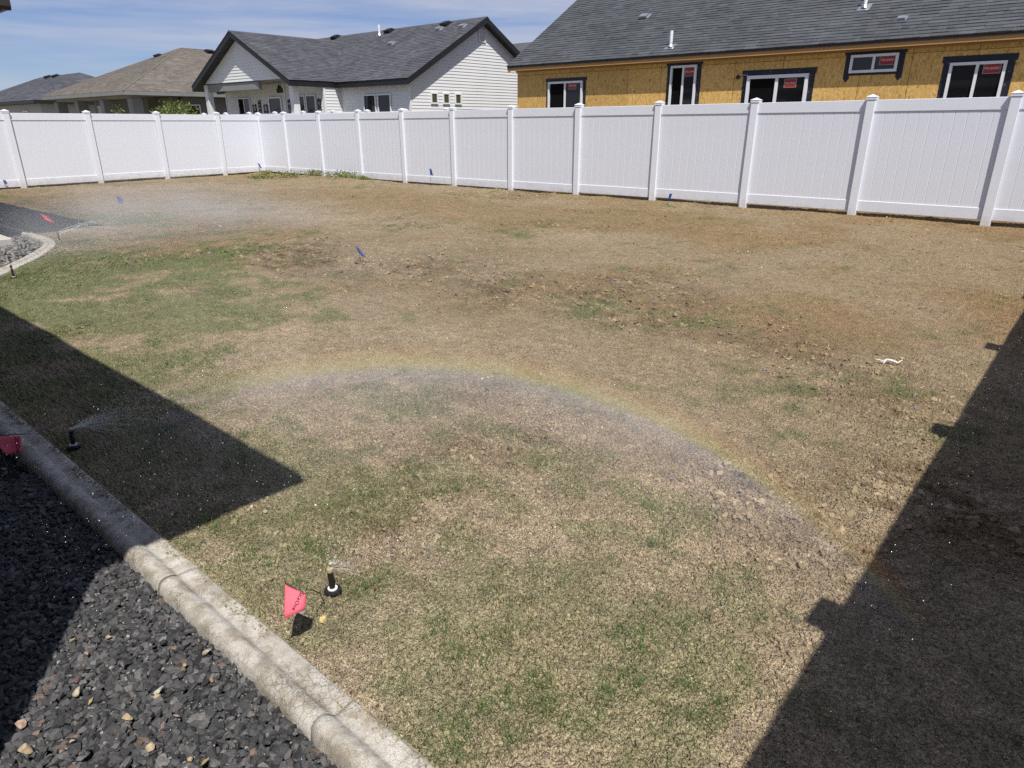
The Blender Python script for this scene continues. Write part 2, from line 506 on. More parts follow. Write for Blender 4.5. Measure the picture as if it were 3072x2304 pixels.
def mat_concrete_curb():
    m, nd, lk, b = new_mat('crazed_curb_concrete')
    b.inputs['Roughness'].default_value = 0.9
    b.inputs['Specular IOR Level'].default_value = 0.25
    t = N(nd, 'ShaderNodeTexCoord')
    g = N(nd, 'ShaderNodeNewGeometry')
    pos = g.outputs['Position']
    n1 = N(nd, 'ShaderNodeTexNoise', Scale=5.0, Detail=6.0, Roughness=0.65)
    lk.new(pos, n1.inputs['Vector'])
    r1 = ramp(nd, [(0.3, (0.41, 0.385, 0.340)), (0.55, (0.51, 0.485, 0.435)), (0.75, (0.57, 0.55, 0.50))])
    lk.new(n1.outputs['Fac'], r1.inputs[0])
    # crazing cracks
    warp = N(nd, 'ShaderNodeTexNoise', Scale=28.0, Detail=3.0)
    lk.new(pos, warp.inputs['Vector'])
    wv = N(nd, 'ShaderNodeVectorMath', operation='SCALE')
    wv.inputs['Scale'].default_value = 0.028
    lk.new(warp.outputs['Color'], wv.inputs[0])
    wa = N(nd, 'ShaderNodeVectorMath', operation='ADD')
    lk.new(pos, wa.inputs[0]); lk.new(wv.outputs[0], wa.inputs[1])
    v = N(nd, 'ShaderNodeTexVoronoi', Scale=46.0, feature='DISTANCE_TO_EDGE')
    lk.new(wa.outputs[0], v.inputs['Vector'])
    rc = ramp(nd, [(0.015, 0.60), (0.06, 1.0)])
    lk.new(v.outputs['Distance'], rc.inputs[0])
    msk = N(nd, 'ShaderNodeTexNoise', Scale=3.2, Detail=2.0)
    lk.new(pos, msk.inputs['Vector'])
    rm = ramp(nd, [(0.40, 0.10), (0.58, 1.0)])
    lk.new(msk.outputs['Fac'], rm.inputs[0])
    mxc = N(nd, 'ShaderNodeMixRGB')
    mxc.inputs[1].default_value = (1, 1, 1, 1)
    lk.new(rm.outputs[0], mxc.inputs[0]); lk.new(rc.outputs[0], mxc.inputs[2])
    n3 = N(nd, 'ShaderNodeTexNoise', Scale=420.0, Detail=2.0)
    lk.new(pos, n3.inputs['Vector'])
    r3 = ramp(nd, [(0.35, 0.72), (0.65, 1.16)])
    lk.new(n3.outputs['Fac'], r3.inputs[0])
    mx = N(nd, 'ShaderNodeMixRGB', blend_type='MULTIPLY'); mx.inputs[0].default_value = 1
    lk.new(r1.outputs[0], mx.inputs[1]); lk.new(mxc.outputs[0], mx.inputs[2])
    mx2 = N(nd, 'ShaderNodeMixRGB', blend_type='MULTIPLY'); mx2.inputs[0].default_value = 1
    lk.new(mx.outputs[0], mx2.inputs[1]); lk.new(r3.outputs[0], mx2.inputs[2])
    lk.new(mx2.outputs[0], b.inputs['Base Color'])
    st = N(nd, 'ShaderNodeTexNoise', Scale=16.0, Detail=5.0, Roughness=0.7)
    lk.new(pos, st.inputs['Vector'])
    rs = ramp(nd, [(0.38, (0.55, 0.50, 0.43)), (0.56, (1.0, 1.0, 1.0)), (0.72, (1.10, 1.10, 1.10))])
    lk.new(st.outputs['Fac'], rs.inputs[0])
    mx3 = N(nd, 'ShaderNodeMixRGB', blend_type='MULTIPLY'); mx3.inputs[0].default_value = 0.85
    lk.new(mx2.outputs[0], mx3.inputs[1]); lk.new(rs.outputs[0], mx3.inputs[2])
    lk.new(mx3.outputs[0], b.inputs['Base Color'])
    bp = N(nd, 'ShaderNodeBump', Strength=0.9, Distance=0.003)
    lk.new(n3.outputs['Fac'], bp.inputs['Height'])
    bp2 = N(nd, 'ShaderNodeBump', Strength=0.6, Distance=0.003)
    lk.new(mxc.outputs[0], bp2.inputs['Height'])
    lk.new(bp.outputs[0], bp2.inputs['Normal'])
    lk.new(bp2.outputs[0], b.inputs['Normal'])
    return m
M['curb'] = mat_concrete_curb()

def mat_soil():
    m, nd, lk, b = new_mat('crumbly_soil')
    b.inputs['Roughness'].default_value = 0.95
    b.inputs['Specular IOR Level'].default_value = 0.15
    at = N(nd, 'ShaderNodeAttribute', attribute_name='soil')
    g = N(nd, 'ShaderNodeNewGeometry')
    pos = g.outputs['Position']
    mx = at.outputs['Color']
    for sc_, lo, hi in ((14.0, 0.82, 1.18), (70.0, 0.66, 1.32), (260.0, 0.50, 1.50)):
        n = N(nd, 'ShaderNodeTexNoise', Scale=sc_, Detail=2.0, Roughness=0.6)
        lk.new(pos, n.inputs['Vector'])
        r = ramp(nd, [(0.32, lo), (0.68, hi)])
        lk.new(n.outputs['Fac'], r.inputs[0])
        q = N(nd, 'ShaderNodeMixRGB', blend_type='MULTIPLY')
        q.inputs[0].default_value = 1
        lk.new(mx, q.inputs[1]); lk.new(r.outputs[0], q.inputs[2])
        mx = q.outputs[0]
    lk.new(mx, b.inputs['Base Color'])
    v = N(nd, 'ShaderNodeTexVoronoi', Scale=95.0, feature='F1')
    lk.new(pos, v.inputs['Vector'])
    n2 = N(nd, 'ShaderNodeTexNoise', Scale=180.0, Detail=2.0)
    lk.new(pos, n2.inputs['Vector'])
    sm = N(nd, 'ShaderNodeMath', operation='SUBTRACT')
    lk.new(n2.outputs['Fac'], sm.inputs[0]); lk.new(v.outputs['Distance'], sm.inputs[1])
    bp = N(nd, 'ShaderNodeBump', Strength=1.0, Distance=0.014)
    lk.new(sm.outputs[0], bp.inputs['Height'])
    lk.new(bp.outputs[0], b.inputs['Normal'])
    return m
M['soil'] = mat_soil()

def mat_attr(name, attr, rough=0.8, spec=0.25, trans=0.0, fine=None):
    m, nd, lk, b = new_mat(name)
    b.inputs['Roughness'].default_value = rough
    b.inputs['Specular IOR Level'].default_value = spec
    at = N(nd, 'ShaderNodeAttribute', attribute_name=attr)
    c = at.outputs['Color']
    if fine:
        g = N(nd, 'ShaderNodeNewGeometry')
        n = N(nd, 'ShaderNodeTexNoise', Scale=fine, Detail=4.0, Roughness=0.7)
        lk.new(g.outputs['Position'], n.inputs['Vector'])
        r = ramp(nd, [(0.3, 0.6), (0.7, 1.4)])
        lk.new(n.outputs['Fac'], r.inputs[0])
        q = N(nd, 'ShaderNodeMixRGB', blend_type='MULTIPLY')
        q.inputs[0].default_value = 1
        lk.new(c, q.inputs[1]); lk.new(r.outputs[0], q.inputs[2])
        c = q.outputs[0]
        bp = N(nd, 'ShaderNodeBump', Strength=0.7, Distance=0.003)
        lk.new(n.outputs['Fac'], bp.inputs['Height'])
        lk.new(bp.outputs[0], b.inputs['Normal'])
    lk.new(c, b.inputs['Base Color'])
    if trans:
        tr = N(nd, 'ShaderNodeBsdfTranslucent')
        lk.new(c, tr.inputs['Color'])
        mxs = N(nd, 'ShaderNodeMixShader')
        mxs.inputs[0].default_value = trans
        lk.new(b.outputs[0], mxs.inputs[1]); lk.new(tr.outputs[0], mxs.inputs[2])
        lk.new(mxs.outputs[0], nd['Material Output'].inputs['Surface'])
    return m
M['grass'] = mat_attr('young_grass', 'col', 0.55, 0.3, 0.35)
M['leaf'] = mat_attr('leaf', 'col', 0.5, 0.35, 0.35)
M['crumb'] = mat_attr('soil_crumb', 'col', 0.95, 0.12, fine=160.0)
M['lava'] = mat_attr('lava_rock', 'col', 0.62, 0.45, fine=210.0)
M['stone'] = mat_attr('pale_stone', 'col', 0.8, 0.25, fine=90.0)
m_, nd_, lk_, b_ = new_mat('water_drop')
b_.inputs['Base Color'].default_value = (0.92, 0.94, 0.97, 1)
b_.inputs['Roughness'].default_value = 0.12
b_.inputs['Specular IOR Level'].default_value = 0.8
tb_ = N(nd_, 'ShaderNodeBsdfTransparent')
ms_ = N(nd_, 'ShaderNodeMixShader')
ms_.inputs[0].default_value = 0.35
lk_.new(b_.outputs[0], ms_.inputs[1]); lk_.new(tb_.outputs[0], ms_.inputs[2])
lk_.new(ms_.outputs[0], nd_['Material Output'].inputs['Surface'])
M['drop'] = m_

# ------------------------------------------------------------------ the yard: ground surface
def blob(a, b, pts, r):
    s = np.zeros_like(a)
    for (pa, pb) in pts:
        rr = r * (0.45 + 0.16 * math.hypot(pa, pb))
        s = np.maximum(s, np.exp(-(((a - pa) ** 2 + (b - pb) ** 2) / (rr * rr))))
    return s
GREEN = [(-2.91, 1.46), (-2.51, 1.50), (-1.94, 1.57), (-1.23, 1.45), (-1.40, 1.14), (-1.49, 1.44), (-1.18, 1.03), (-0.58, 1.43), (-0.51, 1.19),
         (-0.90, 0.85), (-4.34, 1.60), (-7.32, 2.02), (-5.57, 1.20), (-7.89, 3.39), (-12.3, 4.63), (-2.96, 4.74), (-1.19, 3.82), (-0.77, 3.90),
         (-2.05, 1.08), (-2.12, 0.86), (-1.44, 2.05), (-2.63, 2.07), (-1.09, 1.90), (-0.96, 1.35), (-8.73, 2.70), (-5.60, 1.79), (-5.13, 2.18),
         (-3.4, 1.2), (-3.0, 0.95), (-4.3, 1.0), (-6.4, 1.5)]
CLOD = [(-6.65, 4.40), (-5.8, 4.45), (-5.08, 4.41), (-4.40, 4.69), (-3.9, 4.5), (-3.39, 4.80), (-2.9, 4.6), (-2.53, 4.53), (-2.2, 4.55), (-1.82, 4.63), (-1.41, 4.42),
        (-1.0, 4.2), (-0.6, 3.95), (-0.72, 2.29), (-0.54, 2.25), (-0.98, 2.44), (-1.87, 2.14), (-0.3, 2.9), (-7.6, 4.8), (-3.2, 5.5), (-5.4, 5.0)]
PALE = [(-0.95, 1.18), (-0.77, 1.16), (-0.89, 2.06), (-4.36, 2.51), (-1.20, 2.25), (-3.6, 3.2), (-9.5, 6.5), (-5.5, 7.5)]

def green_map(a, b):
    n1 = fbm(a * 1.7, b * 1.7, 4, 3)
    n2 = fbm(a * 6.5, b * 6.5, 3, 9)
    base = 0.22 * np.exp(-((b - 0.7) / 1.6)) + 0.34 * sstep(-2.6, -8.0, a) * np.exp(-np.maximum(b - 1.8, 0) / 2.6) + 0.02
    base = base + 0.16 * sstep(8.5, 11.5, b) * sstep(-7.0, -16.0, a) - 0.10 * sstep(3.0, 7.0, b)
    g = base + 0.60 * blob(a, b, GREEN, 0.42)
    v = g * 1.30 + (n1 - 0.5) * 1.7 + (n2 - 0.5) * 1.9
    return np.clip(sstep(0.22, 0.95, v), 0, 1)
def clod_map(a, b):
    n1 = fbm(a * 1.1, b * 1.1, 4, 21)
    return np.clip(blob(a, b, CLOD, 0.46) * (0.60 + 0.40 * sstep(0.35, 0.6, n1)) + sstep(0.54, 0.80, n1) * 0.6, 0, 1)
def soil_color(a, b):
    n1 = fbm(a * 0.55, b * 0.55, 4, 31)
    n2 = fbm(a * 1.9, b * 1.9, 4, 41)
    n3 = fbm(a * 5.0, b * 9.0, 3, 51)
    tan = np.array([0.290, 0.217, 0.132]); red = np.array([0.295, 0.192, 0.110]); grey = np.array([0.350, 0.284, 0.200]); clod_shade = np.array([0.160, 0.118, 0.068])
    yel = np.array([0.262, 0.200, 0.108])
    near = (1 - sstep(2.2, 5.0, b + 0.12 * np.abs(a)))[..., None]
    c = tan * (1 - near) + np.array([0.375, 0.312, 0.240]) * near
    def mixin(c, col, w):
        w = np.clip(w, 0, 1)[..., None]
        return c * (1 - w) + col * w
    c = mixin(c, red, np.clip(sstep(0.42, 0.70, n1) * 0.45 + 0.30, 0, 1) * sstep(-7, -0.5, a) * sstep(1.2, 3.5, b))
    c = mixin(c, yel, sstep(0.50, 0.66, n2) * 0.6 * (1 - 0.7 * near[..., 0]))
    c = mixin(c, np.array([0.340, 0.278, 0.205]), sstep(0.56, 0.36, n1) * 0.6)
    c = mixin(c, clod_shade, clod_map(a, b) * sstep(0.34, 0.60, 0.55 * fbm(a * 9.0, b * 14.0, 3, 141) + 0.45 * fbm(a * 3.0, b * 5.5, 3, 151)))  # clod bands: shadows among rough clods put into the soil colour
    wet = np.zeros_like(a)
    for (wa, wb_) in ((-1.60, 0.96), (-3.44, 0.81), (-10.40, 2.87), (-8.20, 1.79)):
        wet = np.maximum(wet, np.exp(-((a - wa) ** 2 + (b - wb_) ** 2) / (0.10 + 0.012 * abs(wa)) ** 2))
    c = c * (1 - 0.40 * wet * sstep(0.25, 0.6, n2))[..., None]
    c = mixin(c, np.array([0.40, 0.325, 0.235]), blob(a, b, PALE, 0.30) * 0.6)
    g = green_map(a, b)
    c = mixin(c, np.array([0.082, 0.148, 0.034]), g * (0.28 + 0.07 * sstep(-2.0, -4.5, a) + 0.26 * sstep(3.0, 8.0, np.hypot(a, b))))
    return c * (0.84 + 0.30 * n3)[..., None] * np.array([1.0, 0.965, 0.87])

def yard_height(a, b):
    z = ground_z(a) + (fbm(a * 0.35, b * 0.35, 3, 61) - 0.5) * 0.07 + (fbm(a * 1.6, b * 1.6, 4, 71) - 0.5) * 0.035
    cl = clod_map(a, b)
    n = fbm(a * 14, b * 14, 3, 81)
    f = fbm(a * 42, b * 42, 3, 91)
    cr_ = 0.35 + 0.9 * sstep(0.35, 0.65, fbm(a * 2.7, b * 2.7, 3, 121))
    z = z + (n - 0.5) * (0.012 * cr_ + 0.032 * cl) + (f - 0.5) * (0.018 * cr_ + 0.018 * cl)
    # old drag and tyre marks on the right of the yard
    tr = np.exp(-((b - 5.6 + 0.55 * a) / 0.5) ** 2) * sstep(-2.6, -1.0, a)
    z = z - 0.010 * tr * (0.5 + 0.5 * np.sin((a * 0.85 + b * 0.55) * 42.0))
    # loose ridge of soil along the back fence, settled edge along the curb
    z = z + 0.05 * np.exp(-((b - 11.75) / 0.25) ** 2) * (0.4 + fbm(a * 2, b * 2, 3, 95)) 
    z = z - 0.012 * np.exp(-(b - 0.745) / 0.10) + 0.004
    return z

def spaced(start, stop, fine, fine_len, grow, cap):
    s = 1 if stop > start else -1
    out, x, d = [start], 0.0, fine
    L = abs(stop - start)
    while x < L:
        if x > fine_len:
            d = min(d * grow, cap)
        x = min(x + d, L)
        out.append(start + s * x)
    return np.array(out)

# curb lines: lawn side of the curb as a polyline in (a, b)
CURB_PATH = [(2.6, 0.68), (-6.0, 0.68), (-6.9, 0.80), (-7.7, 1.15), (-8.45, 1.72), (-9.25, 2.25), (-9.95, 2.62), (-10.45, 2.76), (-11.0, 2.80), (-12.6, 2.80), (-16.5, 2.80)]
def curb_b(a):
    xs = np.array([p[0] for p in CURB_PATH][::-1]); ys = np.array([p[1] for p in CURB_PATH][::-1])
    return np.interp(a, xs, ys)

def build_yard():
    A = spaced(0.50, -21.6, 0.0058, 2.6, 1.018, 0.07)
    B = spaced(0.70, 13.2, 0.0058, 1.9, 1.018, 0.06)
    ga, gb = np.meshgrid(A, B, indexing='ij')
    # keep the near edge under the curb: shear the first rows to follow it
    edge = curb_b(ga) + 0.02
    w = 1 - sstep(0.0, 6.0, gb - 0.70)
    gb2 = gb + (edge - 0.70) * w
    na, nb = ga.shape
    jit = np.random.default_rng(3)
    dA = np.gradient(A)[:, None] * np.ones((1, nb)); dB = np.gradient(B)[None, :] * np.ones((na, 1))
    ga2 = ga + (jit.random(ga.shape) - 0.5) * 0.5 * dA
    gb2 = gb2 + (jit.random(ga.shape) - 0.5) * 0.5 * dB
    z = yard_height(ga2, gb2)
    z = z + (jit.random(ga.shape) - 0.5) * 0.0060
    col = soil_color(ga2, gb2)
    V = np.stack([ga2, gb2, z], -1).reshape(-1, 3)
    idx = np.arange(na * nb).reshape(na, nb)
    F = np.stack([idx[:-1, :-1], idx[:-1, 1:], idx[1:, 1:], idx[1:, :-1]], -1).reshape(-1, 4)
    me = np_mesh('bare_lawn_ground', V, F, False, {'soil': ('POINT', 'FLOAT_COLOR', col.reshape(-1, 3))})
    o = link('bare_lawn_ground', me, M['soil'])
    tag(o, 'bare tan soil yard with sparse green seedlings', None, kind='structure')
build_yard()

mb = MB()
mb.add([(-3000, -3000, -0.30), (3000, -3000, -0.30), (3000, 3000, -0.30), (-3000, 3000, -0.30)], [(0, 1, 2, 3)])
tag(mb.build('ground', M['far_ground']), 'flat ground of the neighbouring lots', None, kind='structure')

# ------------------------------------------------------------------ scatter tools
def ico(sub=0):
    t = (1 + 5 ** 0.5) / 2
    v = np.array([(-1, t, 0), (1, t, 0), (-1, -t, 0), (1, -t, 0), (0, -1, t), (0, 1, t), (0, -1, -t), (0, 1, -t), (t, 0, -1), (t, 0, 1), (-t, 0, -1), (-t, 0, 1)], float)
    v /= np.linalg.norm(v[0])
    f = [(0, 11, 5), (0, 5, 1), (0, 1, 7), (0, 7, 10), (0, 10, 11), (1, 5, 9), (5, 11, 4), (11, 10, 2), (10, 7, 6), (7, 1, 8), (3, 9, 4), (3, 4, 2), (3, 2, 6), (3, 6, 8), (3, 8, 9), (4, 9, 5), (2, 4, 11), (6, 2, 10), (8, 6, 7), (9, 8, 1)]
    v = v.tolist()
    for _ in range(sub):
        mid, nf = {}, []
        def mp_(i, j):
            k = (min(i, j), max(i, j))
            if k not in mid:
                p = np.array(v[i]) + np.array(v[j])
                v.append((p / np.linalg.norm(p)).tolist())
                mid[k] = len(v) - 1
            return mid[k]
        for (a, b, c) in f:
            ab, bc, ca = mp_(a, b), mp_(b, c), mp_(c, a)
            nf += [(a, ab, ca), (b, bc, ab), (c, ca, bc), (ab, bc, ca)]
        f = nf
    return np.array(v), np.array(f)

def lumps(n_templates, sub, rough, seed, flat=0.8, cuts=5, h0=0.62):
    g = np.random.default_rng(seed)
    v, f = ico(sub)
    out = []
    for _ in range(n_templates):
        # facet: push onto random planes, then roughen
        p = v * (1 + (g.random((len(v), 1)) - 0.5) * rough)
        for _ in range(cuts):
            d = g.normal(size=3); d /= np.linalg.norm(d)
            h = h0 + 0.25 * g.random()
            s = p @ d
            p = p - np.maximum(s - h, 0)[:, None] * d
        p *= np.array([1.0, 0.75 + 0.25 * g.random(), flat * (0.7 + 0.4 * g.random())])
        out.append(p)
    return out, f

def chips(n_templates, npts, seed, flat=0.8, jit=0.45):
    """angular chips: convex hulls of points spread unevenly over a ball"""
    g = np.random.default_rng(seed)
    T, F = [], []
    while len(T) < n_templates:
        i = np.arange(npts) + 0.5
        ph = np.arccos(1 - 2 * i / npts); th = math.pi * (1 + 5 ** 0.5) * i
        p = np.stack([np.cos(th) * np.sin(ph), np.sin(th) * np.sin(ph), np.cos(ph)], -1) + g.normal(size=(npts, 3)) * jit
        p /= np.linalg.norm(p, axis=1)[:, None]
        bm = bmesh.new()
        for q in p:
            bm.verts.new(q)
        bmesh.ops.convex_hull(bm, input=bm.verts[:])
        bm.verts.ensure_lookup_table()
        bmesh.ops.triangulate(bm, faces=bm.faces[:])
        bm.verts.index_update()
        f = [[v.index for v in fc.verts] for fc in bm.faces]
        v = np.array([tuple(x.co) for x in bm.verts])
        bm.free()
        if len(v) != npts or len(f) != 2 * npts - 4:
            continue
        T.append(v * np.array([1.0, 0.65 + 0.3 * g.random(), flat * (0.6 + 0.5 * g.random())]))
        F.append(f)
    return T, np.array(F)

def rotmats(n, g, tilt=0.6):
    """random spin about z and a tilt"""
    a = g.random(n) * 2 * np.pi
    t = (g.random(n) - 0.5) * 2 * tilt
    b = g.random(n) * 2 * np.pi
    ca, sa = np.cos(a), np.sin(a)
    Rz = np.zeros((n, 3, 3)); Rz[:, 0, 0] = ca; Rz[:, 0, 1] = -sa; Rz[:, 1, 0] = sa; Rz[:, 1, 1] = ca; Rz[:, 2, 2] = 1
    ax = np.stack([np.cos(b), np.sin(b), np.zeros(n)], -1)
    K = np.zeros((n, 3, 3))
    K[:, 0, 1] = -ax[:, 2]; K[:, 0, 2] = ax[:, 1]; K[:, 1, 0] = ax[:, 2]; K[:, 1, 2] = -ax[:, 0]; K[:, 2, 0] = -ax[:, 1]; K[:, 2, 1] = ax[:, 0]
    Rt = np.eye(3)[None] + np.sin(t)[:, None, None] * K + (1 - np.cos(t))[:, None, None] * (K @ K)
    return Rt @ Rz

def bake(name, templates, f, P, S, Rm, col, mat, smooth=False, attr='col'):
    n = len(P)
    g = np.random.default_rng(len(P))
    ti = g.integers(0, len(templates), n)
    T = np.stack(templates)[ti]
    S = np.asarray(S)
    if S.ndim == 1:
        S = S[:, None]
    V = np.einsum('nij,nkj->nki', Rm, T * S[:, None, :]) + P[:, None, :]
    k = T.shape[1]
    fsel = f[ti] if f.ndim == 3 else f[None]
    F = (fsel + (np.arange(n) * k)[:, None, None]).reshape(-1, f.shape[-1])
    C = np.repeat(col, k, axis=0)
    me = np_mesh(name, V.reshape(-1, 3), F, smooth, {attr: ('POINT', 'FLOAT_COLOR', C)})
    return link(name, me, mat)

def yard_points(n, g, rmin=1.0, rmax=17.0, power=1.0):
    """points on the yard, thinning out away from the house corner"""
    out = []
    while sum(len(o) for o in out) < n:
        r = rmin * (rmax / rmin) ** (g.random(n * 2) ** power)
        th = g.random(n * 2) * (math.pi * 1.05) + (-0.05)
        a, b = r * np.cos(th), r * np.sin(th)
        ok = (a > -20.8) & (a < 0.44) & (b < 11.9) & (b > curb_b(a) + 0.075)
        # keep to what stands in front of the camera
        d = (-0.6555 * a + 0.7552 * b); x = (0.7552 * a + 0.6555 * b)
        ok &= (d > 0.8) & (np.abs(x) < 0.95 * d + 0.6)
        out.append(np.stack([a[ok], b[ok]], -1))
    return np.concatenate(out)[:n]

def build_crumbs():
    g = np.random.default_rng(5)
    tm, f = chips(24, 9, 1, 0.9, 0.35)
    P2 = yard_points(98000, g, 1.0, 16.0, 0.86)
    a, b = P2[:, 0], P2[:, 1]
    cl = clod_map(a, b)
    dist = np.hypot(a, b)
    keep = g.random(len(a)) < (0.20 + 0.40 * sstep(0.35, 0.65, fbm(a * 2.7, b * 2.7, 3, 121)) + 1.0 * cl)
    a, b, cl, dist = a[keep], b[keep], cl[keep], dist[keep]
    n = len(a)
    s = (0.0020 + 0.0070 * g.random(n) ** 5) * (1 + 3.0 * cl * g.random(n) ** 2) * (0.62 + 0.17 * dist)
    s = np.minimum(s, 0.028)
    z = yard_height(a, b) + s * 0.10
    c = soil_color(a, b) * (0.62 + 0.62 * g.random((n, 1)))
    pale = g.random(n) < 0.010
    c[pale] = np.array([0.52, 0.46, 0.36]) * (0.7 + 0.5 * g.random((pale.sum(), 1)))
    s[pale] *= 0.6
    grey = g.random(n) < 0.015
    c[grey] = np.array([0.20, 0.20, 0.21]) * (0.7 + 0.5 * g.random((grey.sum(), 1)))
    o = bake('soil_crumbs', tm, f, np.stack([a, b, z], -1), s, rotmats(n, g, 1.2), np.clip(c, 0, 1), M['crumb'])
    tag(o, 'loose crumbs and clods of dry soil over the yard', 'soil', kind='stuff')
build_crumbs()

def build_curb_dirt():
    g = np.random.default_rng(65)
    tm, f = chips(12, 9, 4, 0.8, 0.35)
    n = 5200
    a = 0.3 - 4.6 * g.random(n) ** 1.2
    off = 0.068 - 0.045 * g.random(n) ** 2.6
    lap = fbm(a * 7, a * 0 + 3.0, 3, 131)
    keep = (off > 0.066 - 0.050 * sstep(0.40, 0.75, lap))
    a, off = a[keep], off[keep]
    n = len(a)
    b = curb_b(a) + off
    s = 0.0016 + 0.0045 * g.random(n) ** 3
    z = ground_z(a) + np.where(off < 0.056, 0.030, 0.018) + s * 0.3
    c = soil_color(a, b) * (0.6 + 0.5 * g.random((n, 1)))
    o = bake('curb_dirt', tm, f, np.stack([a, b, z], -1), s, rotmats(n, g, 1.2), np.clip(c, 0, 1), M['crumb'])
    tag(o, 'soil crumbs spilled onto the lawn edge of the curb', 'soil', kind='stuff')
build_curb_dirt()

def blades(name, a, b, h, w, lean, col, mat, g, zoff=0.0, zf=yard_height):
    n = len(a)
    z = zf(a, b) - 0.004 + zoff
    th = g.random(n) * 2 * np.pi
    d = np.stack([np.cos(th), np.sin(th)], -1)
    ph = th + math.pi / 2 + (g.random(n) - 0.5) * 1.2
    e = np.stack([np.cos(ph), np.sin(ph)], -1) * (w / 2)[:, None]
    base = np.stack([a, b, z], -1)
    L = lean * h
    mid = base + np.stack([d[:, 0] * L * 0.35, d[:, 1] * L * 0.35, h * 0.6], -1)
    tip = base + np.stack([d[:, 0] * L, d[:, 1] * L, h], -1)
    E3 = np.concatenate([e, np.zeros((n, 1))], 1)
    V = np.stack([base - E3, base + E3, mid + E3 * 0.75, mid - E3 * 0.75, tip], 1).reshape(-1, 3)
    i = (np.arange(n) * 5)[:, None]
    F = np.concatenate([i + np.array([[0, 1, 2]]), i + np.array([[0, 2, 3]]), i + np.array([[3, 2, 4]])])
    me = np_mesh(name, V, F, False, {'col': ('POINT', 'FLOAT_COLOR', np.repeat(col, 5, 0))})
    return link(name, me, mat)

def build_grass():
    g = np.random.default_rng(15)
    P2 = yard_points(900000, g, 1.0, 16.0, 0.70)
    a, b = P2[:, 0], P2[:, 1]
    gm = green_map(a, b)
    tuft = sstep(0.46, 0.76, fbm(a * 9, b * 9, 3, 101))
    fine = sstep(0.40, 0.80, fbm(a * 34, b * 34, 2, 111))
    keep = g.random(len(a)) < gm * (0.060 + 0.80 * tuft * (0.25 + 0.75 * fine))
    a, b, gm = a[keep], b[keep], gm[keep]
    n = len(a)
    dist = np.hypot(a, b)
    h = (0.008 + 0.024 * g.random(n) ** 1.6) * (0.7 + 0.5 * gm)
    w = (0.0011 + 0.0009 * g.random(n)) * (0.7 + 0.18 * dist)
    c = np.array([0.080, 0.175, 0.042]) + (g.random((n, 1)) - 0.5) * np.array([0.07, 0.08, 0.03])
    dry = g.random(n) < 0.25
    c[dry] = np.array([0.28, 0.23, 0.12]) * (0.6 + 0.6 * g.random((dry.sum(), 1)))
    o = blades('young_grass', a, b, h, w, 0.3 + 1.0 * g.random(n), np.clip(c, 0.01, 1), M['grass'], g)
    tag(o, 'thin young grass sprouting in uneven green patches', 'grass', kind='stuff')
    print('grass blades', n)
    # dry straw and root hairs lying everywhere on the crust
    P2 = yard_points(26000, g, 1.0, 14.0, 0.75)
    a, b = P2[:, 0], P2[:, 1]
    n = len(a)
    dist = np.hypot(a, b)
    c = np.array([0.34, 0.27, 0.17]) * (0.35 + 0.9 * g.random((n, 1)))
    o = blades('dry_straw', a, b, 0.005 + 0.010 * g.random(n), (0.0014 + 0.0012 * g.random(n)) * (0.7 + 0.15 * dist), 0.6 + 2.0 * g.random(n), np.clip(c, 0.01, 1), M['grass'], g)
    tag(o, 'short dry straw bits strewn over the soil', 'straw', kind='stuff')
build_grass()

# ------------------------------------------------------------------ concrete curb in cast segments
CURB_PROFILE = [(-0.076, -0.06), (-0.074, 0.014), (-0.067, 0.036), (-0.056, 0.046), (-0.040, 0.050), (-0.025, 0.047), (-0.012, 0.038), (-0.005, 0.0295), (0.001, 0.0265),
                (0.008, 0.027), (0.030, 0.030), (0.054, 0.031), (0.061, 0.027), (0.064, 0.016), (0.065, -0.06)]
def densify(path, step):
    out = []
    P = [Vector((p[0], p[1], 0)) for p in path]
    # Catmull-Rom through the points
    for i in range(len(P) - 1):
        p0, p1, p2, p3 = P[max(i - 1, 0)], P[i], P[i + 1], P[min(i + 2, len(P) - 1)]
        n = max(2, int((p2 - p1).length / step))
        for k in range(n):
            t = k / n
            if (p2 - p1).length > 3:
                out.append(p1.lerp(p2, t))
            else:
                out.append(0.5 * ((2 * p1) + (p2 - p0) * t + (2 * p0 - 5 * p1 + 4 * p2 - p3) * t * t + (3 * p1 - p0 - 3 * p2 + p3) * t ** 3))
    out.append(P[-1])
    return out

